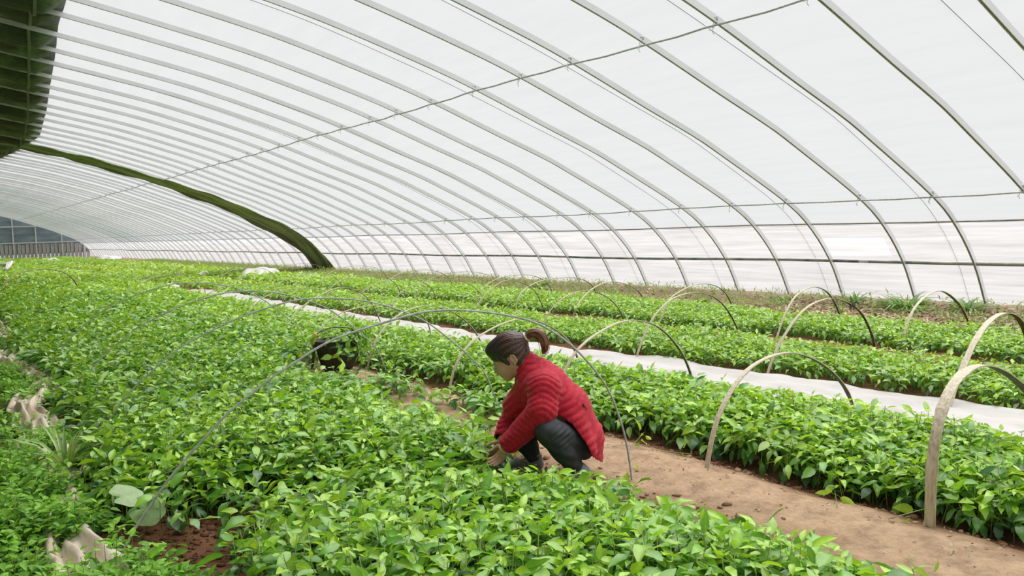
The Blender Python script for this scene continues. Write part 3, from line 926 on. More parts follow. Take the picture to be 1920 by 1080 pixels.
tag(link('low_weeds', mesh_np('low_weeds', V_, T_, Q_, C_), mats=MAT['weed']), 'lush small leaved weeds along the cream cloth on the left', 'weeds', kind='stuff')

# weeds, grass and dead leaves at the foot of the film wall
x, y = grid_pts(10.4, 12.75, 2.5, 60, .13)
kd = np.clip((x - 10.6) / .9, .12, 1) * (.45 + .55 * wob(x, y, .8, 1)) + .5 * smooth01((y - 11) / 5) + .5 * np.exp(-((x - 12.35) / .3) ** 2)
ok = (rng.uniform(0, 1, len(x)) < kd) & in_view(x, y)
x, y = x[ok], y[ok]
H = .07 * rng.uniform(.5, 1.8, len(x))
V_, T_, Q_, C_ = weeds(x, y, H, 6, .10, (np.array([.17, .28, .07]), np.array([.36, .52, .13])), .75, .16, .7)
tag(link('grass_weeds', mesh_np('grass_weeds', V_, T_, Q_, C_), mats=MAT['weed']), 'thin grass and weeds along the foot of the film wall', 'grass', kind='stuff')
n = 5200
x = rng.uniform(10.75, 12.6, n); y = rng.uniform(2.5, 9, n) ** 1.0
y = np.where(rng.uniform(0, 1, n) < .55, y, rng.uniform(9, 34, n))
az = rng.uniform(0, 2 * PI, n)
LP = np.array([[.62, .50, .38], [.40, .24, .15], [.70, .60, .50], [.28, .16, .10], [.50, .33, .22]])
lv = leaf_arrays(np.stack([x, y, gz(x, y) + .012], -1), az, rng.normal(.1, .25, n), rng.normal(.3, .5, n), rng.uniform(.05, .12, n), rng.uniform(.025, .05, n), rng.normal(0, .5, n), LP[rng.integers(0, 5, n)] * rng.uniform(.8, 1.15, (n, 1)), 1)
tag(link('leaf_litter', mesh_np('leaf_litter', *lv), mats=MAT['litter']), 'dry fallen leaves scattered on soil at the foot of the film wall', 'leaf litter', kind='stuff')
# crumbs and plant scraps on the path
n = 900
y = rng.uniform(1.5, 12, n); x = path_x(y) + rng.normal(.1, .22, n)
sc = leaf_arrays(np.stack([x, y, gz(x, y) + .006], -1), rng.uniform(0, 6.28, n), rng.normal(0, .2, n), rng.normal(0, .5, n), rng.uniform(.012, .035, n), rng.uniform(.006, .012, n), rng.normal(0, .6, n),
                 np.array([[.42, .3, .19], [.55, .45, .33], [.30, .38, .16], [.24, .13, .08]])[rng.integers(0, 4, n)], 1)
tag(link('path_litter', mesh_np('path_litter', *sc), mats=MAT['litter']), 'small plant scraps scattered over the earth path', 'plant scraps', kind='stuff')
# clods of red soil on the bare patches and along the path edge
n = 2600
y = np.concatenate([rng.uniform(3.3, 4.6, 900), rng.uniform(1.2, 9, 1100), rng.uniform(2.4, 6, 600)])
x = np.concatenate([.92 + rng.normal(0, .22, 900), 3.90 + rng.normal(0, .06, 1100), 3.02 + rng.normal(0, .12, 600)])
s_ = rng.uniform(.006, .022, n)
g_ = (1 + 5 ** .5) / 2
oct_v = np.array([[-1, g_, 0], [1, g_, 0], [-1, -g_, 0], [1, -g_, 0], [0, -1, g_], [0, 1, g_], [0, -1, -g_], [0, 1, -g_], [g_, 0, -1], [g_, 0, 1], [-g_, 0, -1], [-g_, 0, 1]]) / 1.9
oct_t = np.array([[0, 11, 5], [0, 5, 1], [0, 1, 7], [0, 7, 10], [0, 10, 11], [1, 5, 9], [5, 11, 4], [11, 10, 2], [10, 7, 6], [7, 1, 8], [3, 9, 4], [3, 4, 2], [3, 2, 6], [3, 6, 8], [3, 8, 9], [4, 9, 5], [2, 4, 11], [6, 2, 10], [8, 6, 7], [9, 8, 1]])
s_ = .004 + .009 * rng.exponential(.6, n)
ra_ = rng.uniform(0, 6.28, n)
ov = oct_v[None] * rng.uniform(.6, 1.35, (n, 12, 1)) * np.stack([rng.uniform(.7, 1.5, n), rng.uniform(.7, 1.5, n), rng.uniform(.5, .9, n)], -1)[:, None]
ov = np.stack([ov[..., 0] * np.cos(ra_)[:, None] - ov[..., 1] * np.sin(ra_)[:, None], ov[..., 0] * np.sin(ra_)[:, None] + ov[..., 1] * np.cos(ra_)[:, None], ov[..., 2]], -1)
Vc = ov * s_[:, None, None] + np.stack([x, y, gz(x, y) + s_ * .2], -1)[:, None]
tag(link('soil_clods', mesh_np('soil_clods', Vc.reshape(-1, 3), T=(oct_t[None] + (np.arange(n) * 12)[:, None, None]).reshape(-1, 3)), mats=MAT['soil']), 'small clods of red soil at the bed edges', 'soil clods', kind='stuff')


# single plants
def blade_plant(name, loc, n, L, W, lab, pal, up=1.0, rs=.04):
    root = empty(name, loc)
    tag(root, lab, 'plant')
    for k in range(n):
        z1 = np.zeros(1)
        tint = (pal[0] + (pal[1] - pal[0]) * rng.uniform(0, 1))[None]
        K = 6
        ll = L * rng.uniform(.65, 1.15)
        v, t, q, c = leaf_arrays(np.zeros((1, 3)), z1, z1 + up + rng.normal(0, .25), z1 + 1.35 + rng.normal(0, .35), z1 + ll, z1 + W * rng.uniform(.8, 1.2), z1 + rng.normal(0, .2), tint, 0, fold=.5)
        o = link('leaf_blade', mesh_np('leaf_blade', v, t, q, c), root, MAT['blade'])
        a = k * 2.4 + rng.normal(0, .3)
        o.location = (rs * math.cos(a) * rng.uniform(.2, 1), rs * math.sin(a) * rng.uniform(.2, 1), 0)
        o.rotation_euler = (0, 0, a)
    return root


LILY = (np.array([.08, .23, .05]), np.array([.28, .52, .10]))
def gzf(x, y): return float(gz(x, y))
blade_plant('lily_clump', (12.2, 6.65, gzf(12.2, 6.65)), 70, .50, .040, 'largest clump of arching strap leaves beside a rib foot at the film wall', LILY, .85, .16)
blade_plant('lily_clump', (12.25, 5.75, gzf(12.25, 5.75)), 34, .42, .034, 'smaller strap leaved clump right of the largest clump at the film wall', LILY, .9, .08)
blade_plant('lily_clump', (12.3, 7.55, gzf(12.3, 7.55)), 28, .36, .032, 'sparse strap leaved clump left of the largest clump at the film wall', LILY, 1.0, .08)
blade_plant('lily_clump', (12.25, 8.85, gzf(12.25, 8.85)), 26, .28, .04, 'low dark leafy clump by the film wall, behind the second hoop', LILY, .7, .08)
blade_plant('leafy_weed', (11.75, 15.3, gzf(11.75, 15.3)), 14, .38, .10, 'tall pale leafy weed standing at the film wall behind the woman', (np.array([.16, .30, .06]), np.array([.34, .50, .12])), 1.1, .06)
blade_plant('leafy_weed', (11.35, 10.0, gzf(11.35, 10.0)), 16, .16, .10, 'yellow green leafy weed on the leaf litter under a hoop', (np.array([.25, .45, .06]), np.array([.42, .60, .10])), .7, .06)
blade_plant('spider_plant', (.64, 5.85, gzf(.64, 5.85) + .03), 48, .46, .026, 'rosette of narrow arching leaves at the left edge of the wide bed', (np.array([.16, .34, .09]), np.array([.44, .62, .22])), 1.1, .04)
bw = empty('broad_leaf_weed', (.76, 4.42, gzf(.76, 4.42)))
tag(bw, 'weed with two large round pale leaves at the edge of the bare soil patch', 'plant')
mb = MB(); mb.tube([[-.04, .05, 0], [-.02, .03, .10], [-.02, .0, .20]], .004, 5)
mb.tube([[-.04, .05, 0], [.02, .0, .07], [.06, -.06, .125]], .004, 5)
link('stem', mb.mesh('stem', col=STEMC), bw, MAT['weed'])
for (lx, ly, lz, rx, ry, rz, s, tl) in ((-.02, .0, .205, .55, .15, .3, .083, (.42, .58, .30)), (.06, -.07, .13, .85, .3, -.4, .085, (.36, .54, .24))):
    a = np.linspace(0, 2 * PI, 28, endpoint=False)
    rr_ = 1 - .55 * np.exp(-((np.abs(a - PI) ) / .22) ** 2) + .04 * np.cos(a * 7)
    vin = np.array([[.0, 0, 0]]); ring1 = np.stack([np.cos(a) * .55 * rr_, np.sin(a) * .55 * rr_, .06 + 0 * a], 1); ring2 = np.stack([np.cos(a) * rr_, np.sin(a) * rr_, .05 * np.cos(a * 3)], 1)
    V_ = np.concatenate([vin, ring1, ring2]) * s
    kx = np.arange(28); k2 = (kx + 1) % 28
    o = link('round_leaf', mesh_np('round_leaf', V_, T=np.stack([0 * kx, 1 + kx, 1 + k2], 1), Q=np.stack([1 + kx, 29 + kx, 29 + k2, 1 + k2], 1), col=np.array(tl)), bw, MAT['weed'])
    o.location = (lx, ly, lz); o.rotation_euler = (rx, ry, rz)

# uprooted seedlings lying about
def lying(x, y, rz, L, lab, pale=.5, grp=None, nleaf=5, z=None):
    o = seedling(x, y, L, (gzf(x, y) if z is None else z) + .012, lab, grp, .95, nleaf, (PI / 2 * .97, .2, rz), lime=pale)
    o.name = 'uprooted_seedling'
    return o
lying(3.66, 2.06, 1.0, .22, 'uprooted seedling wilting on the path at the foot of the widest bamboo hoop')
lying(3.62, 2.32, 2.3, .2, 'wilted seedling on the path, a hand left of the widest hoop foot')
lying(3.30, 1.78, -.6, .26, 'thin uprooted seedling lying across the path at the bottom of the frame')
lying(3.58, 3.75, 1.9, .24, 'uprooted seedling on the path behind the squatting woman')
lying(3.74, 3.62, .3, .2, 'wilted seedling at the far path edge behind the squatting woman')
lying(3.22, 3.52, 1.1, .15, 'loose seedling lying over the heel of the squatting woman', nleaf=3)

# ---------------------------------------------------------------- bamboo hoops and long rods over the beds
HOOPS = {
 'A': [(3.77,1.93,-.08),(3.77,1.93,0.0),(3.775,1.93,0.17),(3.785,1.93,0.32),(3.83,1.93,0.49),(3.96,1.95,0.62),(4.13,1.97,0.69),(4.4,2.0,0.705),(4.73,2.04,0.63),(5.15,2.09,0.46),(5.5,2.14,.24),(5.7,2.17,-.05)],
 'B': [(3.6,3.16,-.05),(3.65,3.16,0.17),(3.75,3.18,0.34),(3.92,3.2,0.49),(4.14,3.23,0.59),(4.55,3.29,0.615),(4.92,3.35,0.53),(5.24,3.39,0.38),(5.51,3.43,0.18),(5.66,3.46,-0.05)],
 'C': [(3.62,4.71,-.05),(3.7,4.72,.2),(3.9,4.75,0.44),(3.99,4.76,0.54),(4.19,4.78,0.63),(4.46,4.81,0.7),(4.65,4.84,0.71),(4.91,4.87,0.66),(5.09,4.89,0.57),(5.25,4.91,0.44),(5.39,4.93,0.29),(5.48,4.94,0.12),(5.53,4.94,-.05)],
 'D': [(3.83,6.41,-.05),(3.9,6.42,0.2),(3.98,6.44,0.3),(4.07,6.46,0.38),(4.22,6.49,0.46),(4.39,6.53,0.51),(4.62,6.58,0.56),(4.86,6.64,0.57),(5.11,6.7,0.52),(5.39,6.76,0.4),(5.56,6.8,0.29),(5.73,6.84,0.13),(5.8,6.86,-.05)],
 'E': [(3.8,8.06,-.05),(3.86,8.08,0.18),(3.95,8.11,0.31),(4.09,8.16,0.44),(4.28,8.23,0.54),(4.52,8.31,0.6),(4.77,8.4,0.61),(4.96,8.46,0.57),(5.2,8.54,0.49),(5.42,8.62,0.37),(5.62,8.69,0.2),(5.8,8.76,-.05)],
 'F': [(4.04,11.48,-.05),(4.18,11.51,0.16),(4.27,11.53,0.29),(4.46,11.58,0.42),(4.68,11.64,0.53),(4.88,11.7,0.6),(5.13,11.76,0.66),(5.34,11.82,0.64),(5.57,11.88,0.55),(5.72,11.92,0.42),(5.82,11.95,0.29),(5.9,11.97,0.12),(5.97,11.99,-.05)],
 'V': [(7.15,11.24,-.05),(7.31,11.23,0.19),(7.44,11.23,0.35),(7.6,11.22,0.46),(7.79,11.22,0.58),(7.98,11.21,0.61),(8.27,11.21,0.54),(8.48,11.2,0.42),(8.61,11.2,0.24),(8.73,11.19,-.05)],
 'X': [(6.88,9.02,-.05),(6.97,9.02,0.11),(7.04,9.01,0.24),(7.17,8.99,0.37),(7.33,8.96,0.48),(7.54,8.93,0.54),(7.76,8.9,0.55),(7.97,8.87,0.48),(8.11,8.85,0.4),(8.24,8.83,0.26),(8.33,8.82,0.12),(8.41,8.81,-.05)],
 'Y': [(8.72,10.45,-.05),(8.88,10.51,0.14),(9.09,10.56,0.29),(9.35,10.64,0.39),(9.7,10.74,0.46),(10.07,10.84,0.45),(10.44,10.94,0.37),(10.85,11.05,0.21),(11.12,11.13,-.05)],
 'Z': [(6.28,6.48,-.05),(6.37,6.48,0.15),(6.46,6.48,0.29),(6.56,6.49,0.41),(6.7,6.5,0.51),(6.89,6.51,0.61),(7.1,6.52,0.65),(7.33,6.53,0.66),(7.57,6.54,0.62),(7.79,6.55,0.52),(7.96,6.56,0.38),(8.11,6.57,0.19),(8.25,6.57,-.05)],
 'AA': [(8.48,8.29,-.05),(8.61,8.3,0.14),(8.69,8.31,0.27),(8.79,8.32,0.38),(9.0,8.34,0.45),(9.27,8.36,0.52),(9.62,8.39,0.54),(9.96,8.42,0.47),(10.17,8.43,0.35),(10.33,8.45,0.17),(10.45,8.46,-.05)],
 'BB': [(6.42,4.86,-.05),(6.52,4.86,0.14),(6.64,4.86,0.29),(6.74,4.85,0.39),(6.88,4.85,0.51),(7.12,4.84,0.63),(7.47,4.83,0.67),(7.77,4.82,0.59),(7.9,4.82,0.53),(8.03,4.82,0.43),(8.12,4.81,0.29),(8.21,4.81,0.15),(8.25,4.81,-.05)],
 'CC': [(8.32,6.16,-.05),(8.48,6.18,0.2),(8.62,6.2,0.35),(8.84,6.24,0.5),(9.16,6.29,0.58),(9.46,6.34,0.58),(9.74,6.38,0.5),(9.94,6.41,0.37),(10.1,6.44,0.21),(10.27,6.46,-.05)],
 'DD': [(8.8,4.85,-.05),(8.9,4.86,0.12),(9.01,4.87,0.28),(9.2,4.89,0.43),(9.57,4.93,0.54),(9.9,4.97,0.56),(10.15,5.0,0.51),(10.41,5.03,0.41),(10.63,5.06,0.3),(10.82,5.08,0.14),(10.99,5.1,-.05)],
 'EE': [(6.18,3.05,-.05),(6.3,3.06,0.11),(6.43,3.08,0.21),(6.58,3.09,0.33),(6.69,3.11,0.41),(6.83,3.12,0.49),(7.04,3.15,0.57),(7.31,3.18,0.62),(7.6,3.22,0.61),(7.81,3.24,0.56),(8.0,3.27,0.47),(8.22,3.3,.26),(8.34,3.31,-.05)],
}
def arc(x0, x1, y0, y1, h, sk=0.0):
    a = np.linspace(0, PI, 15)
    c = np.cos(a)
    return np.stack([(x0 + x1) / 2 - (x1 - x0) / 2 * np.sign(c) * np.abs(c) ** .85 + sk * np.sin(a), y0 + (y1 - y0) * (a / PI), h * np.sin(a) ** .8 - .04], 1)
HOOPS.update(G=arc(3.98, 5.75, 12.7, 12.9, .66), F2=arc(3.82, 5.62, 9.6, 9.8, .58), I=arc(4.0, 5.75, 15.6, 15.8, .63), J=arc(4.05, 5.8, 21.3, 21.6, .65),
             S=arc(6.5, 8.3, 12.75, 12.4, .65), P=arc(6.5, 8.35, 15.6, 15.8, .64), O=arc(6.5, 8.3, 18.5, 18.7, .62), L=arc(6.6, 8.4, 23.4, 23.6, .64), K=arc(6.6, 8.4, 28.2, 28.5, .62),
             T=arc(8.6, 10.7, 15.6, 15.3, .58), U=arc(8.55, 10.5, 13.1, 13.2, .58), W=arc(8.5, 10.8, 11.75, 12.2, .55), Q=arc(6.5, 8.3, 14.1, 14.2, .62), M=arc(8.7, 10.8, 21.0, 21.2, .6), R=arc(8.6, 10.6, 17.2, 17.3, .58), N=arc(8.8, 10.9, 25.5, 25.7, .58))


def hoop(P, width, thick, name='bamboo_hoop', nod=3):
    C = resample(catmull(P, 6), 46)
    for _ in range(5): C[1:-1] = C[1:-1] * .5 + (C[:-2] + C[2:]) * .25
    d = C[-1] - C[0]; hb = np.array([-d[1], d[0], 0]); hb /= np.linalg.norm(hb)
    s = np.concatenate([[0], np.cumsum(np.linalg.norm(np.diff(C, axis=0), axis=1))])
    scl = 1 + .0 * s
    ph = rng.uniform(0, .3)
    k0 = np.array([np.argmin(abs(s - (ph + .31 * q))) for q in range(1, int(s[-1] / .31))])
    scl[k0] = 1.16
    hw, ht = width / 2, thick / 2
    pr = np.array([[-hw, ht * .5], [-hw * .6, ht], [hw * .6, ht], [hw, ht * .5], [hw, -ht], [0, -ht * .6], [-hw, -ht]])
    mb = MB(); mb.tube(C, scl, prof=pr, nrm=hb)
    V = np.concatenate(mb.V); Qm = np.concatenate(mb.Q)
    # the inner side of the cane gets a darker colour: faces that look at the inside of the arch
    cen = np.array([C[:, 0].mean(), C[:, 1].mean(), .1])
    fc = V[Qm].mean(1)
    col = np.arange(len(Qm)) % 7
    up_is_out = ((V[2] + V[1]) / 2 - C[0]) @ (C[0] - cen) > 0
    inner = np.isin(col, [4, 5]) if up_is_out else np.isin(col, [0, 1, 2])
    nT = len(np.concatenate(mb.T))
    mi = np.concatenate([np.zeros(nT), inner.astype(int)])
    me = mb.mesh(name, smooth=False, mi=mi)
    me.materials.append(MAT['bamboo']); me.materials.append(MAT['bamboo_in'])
    return link(name, me)


BEDTXT = {2: 'over the bed between earth path and white strip', 3: 'over the bed just beyond the white strip', 4: 'over the bed nearest the film wall'}
HB = {2: 'A B C D E F2 F G I J'.split(), 3: 'EE BB Z X V S Q P O L K'.split(), 4: 'DD CC AA Y W U T R M N'.split()}
for bed, ks in HB.items():
    for r_, k in enumerate(ks):
        wd = {'A': .050, 'EE': .046, 'B': .030, 'DD': .030, 'BB': .030}.get(k, .026)
        o = hoop(HOOPS[k], wd, .009)
        if k == 'A': lab = 'widest pale bamboo hoop with cane joints, standing on the path at bottom right'
        else: lab = f'{ORD[r_]} bamboo hoop from the right {BEDTXT[bed]}'
        tag(o, lab, 'hoop', f'bamboo hoops {BEDTXT[bed]}')
        if k == 'BB':
            mb = MB()
            c = np.array([7.80, 4.82, .575])
            a = np.linspace(0, 4 * PI, 26)
            mb.tube(np.stack([c[0] + .02 * np.cos(a) + .004 * a - .02, c[1] + .024 * np.sin(a), c[2] + .02 * np.cos(a) * .6 - .003 * a + .02], 1), .006, 5)
            mb.tube([c, c + [-.05, -.03, .0], c + [-.08, -.04, -.03]], .007, 5)
            mb.tube([c, c + [.05, -.02, .03], c + [.08, -.03, .0]], .006, 5)
            link('rag_tie', mb.mesh('rag_tie'), o, mat('black_rag', (.03, .03, .035), .8))

ROD1 = [(0.60,4.11,-.06),(0.69,4.09,0.12),(0.8,4.06,0.28),(0.9,4.03,0.41),(1.12,3.97,0.64),(1.24,3.94,0.73),(1.33,3.91,0.8),(1.45,3.88,0.87),(1.55,3.85,0.93),(1.67,3.82,0.98),(1.95,3.74,1.05),(2.1,3.7,1.075),(2.29,3.64,1.07),(2.55,3.57,1.02),(2.73,3.52,0.95),(2.92,3.47,0.8),(3.08,3.42,0.59),(3.16,3.4,0.4),(3.21,3.39,0.21),(3.24,3.38,-.05)]
ROD2 = [(0.78,6.18,-.06),(0.9,6.14,0.18),(1.07,6.08,0.44),(1.37,5.98,0.71),(1.48,5.94,0.78),(1.64,5.88,0.86),(1.78,5.83,0.92),(1.93,5.78,0.97),(2.13,5.71,1.02),(2.27,5.66,1.03),(2.43,5.61,1.02),(2.58,5.56,1.0),(2.73,5.51,0.96),(2.88,5.45,0.9),(3.06,5.39,0.8),(3.22,5.34,0.66),(3.32,5.3,0.56),(3.4,5.27,0.47),(3.49,5.24,0.34),(3.6,5.2,-.05)]
for k, (P, dy, lab) in enumerate(((ROD1, 0, 'long grey rod arched over the wide bed and the squatting woman'), (ROD2, 0, 'second long grey rod arched over the wide bed, in front of the basket'),
                                  (ROD2, 2.1, 'third long grey rod arched over the wide bed, beyond the basket'), (ROD2, 4.3, 'farthest long grey rod arched over the wide bed'))):
    P = np.array(P) + np.array([.06 * (k > 1) * k, dy, -.05 * (k > 1)])
    mb = MB(); mb.tube(resample(catmull(P, 5), 60), .0062, 6)
    tag(link('arched_rod', mb.mesh('arched_rod'), mats=MAT['fibre']), lab, 'rod', 'long rods over the wide bed')
P = arc(1.45, 3.35, 24.0, 24.9, .86)
tag(hoop(P, .05, .02, 'bamboo_hoop'), 'dark bent bamboo hoop far off at the left end of the wide bed', 'hoop')

# ---------------------------------------------------------------- cloths
def strip_cloth(name, ys, cx, halfw, m, lab, cat, amp=.03, base=.02, nx_=15, edge=.03, seed=0.0, end=None):
    t = np.linspace(-1, 1, nx_)
    hwid = halfw(ys) if callable(halfw) else np.full(len(ys), halfw)
    T_, Y_ = np.meshgrid(t, ys)
    Xc = cx(ys)[:, None] + T_ * hwid[:, None] + edge * wob(Y_, np.sign(T_) * 3 + 0 * Y_, .45, seed) * np.abs(T_) ** 2
    Z = gz(Xc, Y_) + base + amp * (wob(Y_, T_ * 1.2, .5, seed) * .6 + np.abs(np.sin(T_ * 5 + 1.5 * wob(Y_, 0 * Y_, 1.2, seed))) * .8) * (1 - .6 * T_ ** 4)
    V = np.stack([Xc, Y_ + .02 * wob(T_ * 2, Y_, .4, seed + 1), Z], -1)
    i = np.arange(len(ys) - 1)[:, None] * nx_ + np.arange(nx_ - 1)[None, :]
    o = link(name, mesh_np(name, V, Q=np.stack([i, i + 1, i + nx_ + 1, i + nx_], -1).reshape(-1, 4)), mats=m)
    s = o.modifiers.new('thick', 'SOLIDIFY'); s.thickness = .006
    return tag(o, lab, cat)


strip_cloth('white_row_cover', np.linspace(1.2, 24, 420), lambda y: 5.90 + .03 * np.sin(y * .7) - .10 * smooth01((y - 6) / 2) + .015 * np.clip(y - 9, 0, 20), lambda y: .53 + .02 * np.sin(y * 1.3) - .10 * smooth01((y - 6) / 2),
            MAT['cover'], 'long white row cover strip lying in the furrow between two seedling beds', 'row cover', amp=.035, base=.03, edge=.05)
strip_cloth('cream_cloth', np.linspace(3.2, 23, 330), cloth_x, lambda y: .165 + .035 * np.sin(y * 2.1 + 1) + .02 * np.sin(y * 5.3), MAT['cream'],
            'cream folded cloth trailing through the weeds along the left edge', 'cloth', amp=.085, base=.05, edge=.05, seed=2, nx_=23)


def heap(name, x, y, rx, ry, h, lab, m, seed=0, rz=0):
    n1, n2 = 22, 40
    a = np.linspace(0, 2 * PI, n2, endpoint=False); r_ = np.linspace(0, 1, n1)
    R_, A_ = np.meshgrid(r_, a, indexing='ij')
    rr_ = R_ * (1 + .16 * np.sin(3 * A_ + seed) + .1 * np.sin(7 * A_ + 2 * seed))
    xx = rx * rr_ * np.cos(A_); yy = ry * rr_ * np.sin(A_)
    zz = h * (1 - R_ ** 3) * (.75 + .22 * np.sin(5 * xx / rx + 2 * yy / ry + seed) + .2 * np.sin(9 * yy / ry - 4 * xx / rx + 2 * seed) * R_) + .012
    V = np.stack([xx, yy, zz], -1).reshape(-1, 3)
    i = np.arange(n1 - 1)[:, None] * n2; j = np.arange(n2)[None, :]; j2 = (j + 1) % n2
    o = link(name, mesh_np(name, V, Q=np.stack([i + j, i + n2 + j, i + n2 + j2, i + j2], -1).reshape(-1, 4)), mats=m)
    o.location = (x, y, gzf(x, y) + .01); o.rotation_euler = (0, 0, rz)
    return tag(o, lab, 'cloth', 'white cloths left on the far beds')
heap('white_cloth', 9.75, 29.0, 1.15, .75, .36, 'largest white cloth heap, on the soil before the green strip', MAT['white_cloth'], 1, .9)
heap('white_cloth', 10.5, 26.9, .75, .4, .12, 'flat white cloth right of the largest heap, by the green strip', MAT['white_cloth'], 2, .2)
heap('white_cloth', 9.2, 33.5, .6, .35, .15, 'flat white cloth left of the largest cloth heap', MAT['white_cloth'], 3)
heap('white_cloth', 12.0, 72.0, .9, 2.0, .38, 'white cloth lying at the far foot of the film wall', MAT['white_cloth'], 4)
heap('white_cloth', 7.9, 72.0, .7, 1.2, .34, 'small white heap far off before the end wall', MAT['white_cloth'], 5)
heap('white_cloth', 6.2, 31.6, .28, 2.2, .10, 'narrow white cloth piece far left of the white cloth heap', MAT['white_cloth'], 6)
heap('white_cloth', 6.2, 37.4, .3, 2.4, .12, 'farthest narrow white cloth piece in the furrow line', MAT['white_cloth'], 7)
heap('white_cloth', 6.2, 27.2, .24, 1.1, .09, 'short white cloth piece nearest in the far furrow line', MAT['white_cloth'], 8)
mb = MB()
for q in range(3): mb.tube([[3.0 + .12 * q, 44 + q, .34], [3.5 + .1 * q, 50, .46 + .05 * q], [3.6 + .3 * q, 58 + q, .30]], .07, 7)
tag(link('folded_cover', mb.mesh('folded_cover'), mats=MAT['white_cloth']), 'white cover rolled into long folds on the far left of the wide bed', 'row cover')

# ---------------------------------------------------------------- basket of cut seedlings
BX, BY = 3.46, 8.02
bk = empty('basket', (BX, BY, gzf(BX, BY)), -.35)
tag(bk, 'dark round rubber basket with yellow taped handle, heaped with cut seedlings', 'basket')
rub = noisy('dark_rubber', [(.3, (.018, .014, .011)), (.55, (.045, .033, .025)), (.75, (.10, .075, .055))], scale=7, rough=.7, bump=.3)
a = np.linspace(0, 2 * PI, 36, endpoint=False)
prf = [(.0, .01), (.15, .0), (.175, .03), (.20, .14), (.225, .25), (.232, .30), (.222, .305), (.212, .25), (.188, .14), (.16, .035), (.0, .03)]
V = np.array([[r_ * math.cos(t) * (1 + .03 * math.sin(2 * t)), r_ * math.sin(t), z] for r_, z in prf for t in a])
i = np.arange(len(prf) - 1)[:, None] * 36; j = np.arange(36)[None, :]; j2 = (j + 1) % 36
link('tub', mesh_np('tub', V, Q=np.stack([i + j, i + j2, i + 36 + j2, i + 36 + j], -1).reshape(-1, 4)), bk, rub)
mb = MB(); t = np.append(a, a[0]); mb.tube(np.stack([.23 * np.cos(t), .226 * np.sin(t), .303 + 0 * t], 1), .011, 7)
link('rim', mb.mesh('rim'), bk, rub)
t = np.linspace(0, PI, 24)
H_ = np.stack([-.235 * np.cos(t), .02 * np.sin(t), .30 + .135 * np.sin(t) ** .8], 1)
mb = MB(); mb.tube(H_, 1.0, prof=np.array([[-.016, .006], [.016, .006], [.016, -.006], [-.016, -.006]]), nrm=(0, 1, 0))
hd = link('handle', mb.mesh('handle', smooth=False), bk, noisy('handle_strap', [(.3, (.10, .075, .06)), (.7, (.24, .19, .16))], scale=20))
mb = MB(); mb.tube(H_[:5] + [[-.004, 0, 0]], .027, 9); mb.box((-.240, 0, .285), (.024, .055, .028))
link('yellow_tape', mb.mesh('yellow_tape'), hd, noisy('yellow_tape', [(.3, (.42, .30, .03)), (.7, (.66, .52, .10))], scale=30, rough=.5))
mb = MB(); mb.box((-.250, .0, .14), (.012, .062, .14), Matrix.Rotation(.12, 3, 'Y')); link('side_strap', mb.mesh('side_strap', smooth=False), bk, rub)
for q in range(34):
    aa = rng.uniform(0, 2 * PI) if q % 3 == 0 else rng.normal(-.75, .75); rr_ = .20 * math.sqrt(rng.uniform(0, 1))
    n_ = 1
    Hs = np.array([rng.uniform(.20, .27)])
    lx, ly = rr_ * math.cos(aa), rr_ * math.sin(aa)
    tilt = .5 + 1.1 * (rr_ / .2) + rng.normal(0, .15)
    x0 = np.array([0.0]); y0 = np.array([0.0])
    V_, T_, Q_, C_ = plants_mesh(x0, y0, Hs, 0, 1.12, 8, 1.0, -.12, True, z=np.zeros(1))
    o = link('cut_seedling', mesh_np('cut_seedling', V_, T_, Q_, C_), mats=MAT['leaf'])
    o.location = (BX + lx * .8, BY + ly * .8, gzf(BX, BY) + .19 + .05 * (1 - rr_ / .2))
    o.rotation_euler = (Vector((math.cos(aa) * math.sin(tilt), math.sin(aa) * math.sin(tilt), math.cos(tilt)))).to_track_quat('Z', 'Y').to_euler()
    tag(o, 'cut dark green seedling heaped in the rubber basket', 'seedling', 'cut seedlings in the basket')

# ---------------------------------------------------------------- the woman
def sd_cone(P, a, b, ra, rb, sc=None):
    a = np.asarray(a, float); b = np.asarray(b, float)
    s = np.ones(3) if sc is None else np.asarray(sc, float)
    p = (P - a) / s; ba = (b - a) / s
    h = np.clip(p @ ba / (ba @ ba + 1e-12), 0, 1)
    return (np.linalg.norm(p - h[..., None] * ba, axis=-1) - (ra + (rb - ra) * h)) * s.min()


def sd_ell(P, c, r, R=None):
    q = P - np.asarray(c, float)
    if R is not None: q = q @ np.asarray(R, float)
    r = np.asarray(r, float)
    k0 = np.linalg.norm(q / r, axis=-1); k1 = np.linalg.norm(q / r ** 2, axis=-1)
    return k0 * (k0 - 1) / (k1 + 1e-9)


def smin(a, b, k):
    if k <= 0: return np.minimum(a, b)
    h = np.clip(.5 + .5 * (b - a) / k, 0, 1)
    return b + (a - b) * h - k * h * (1 - h)


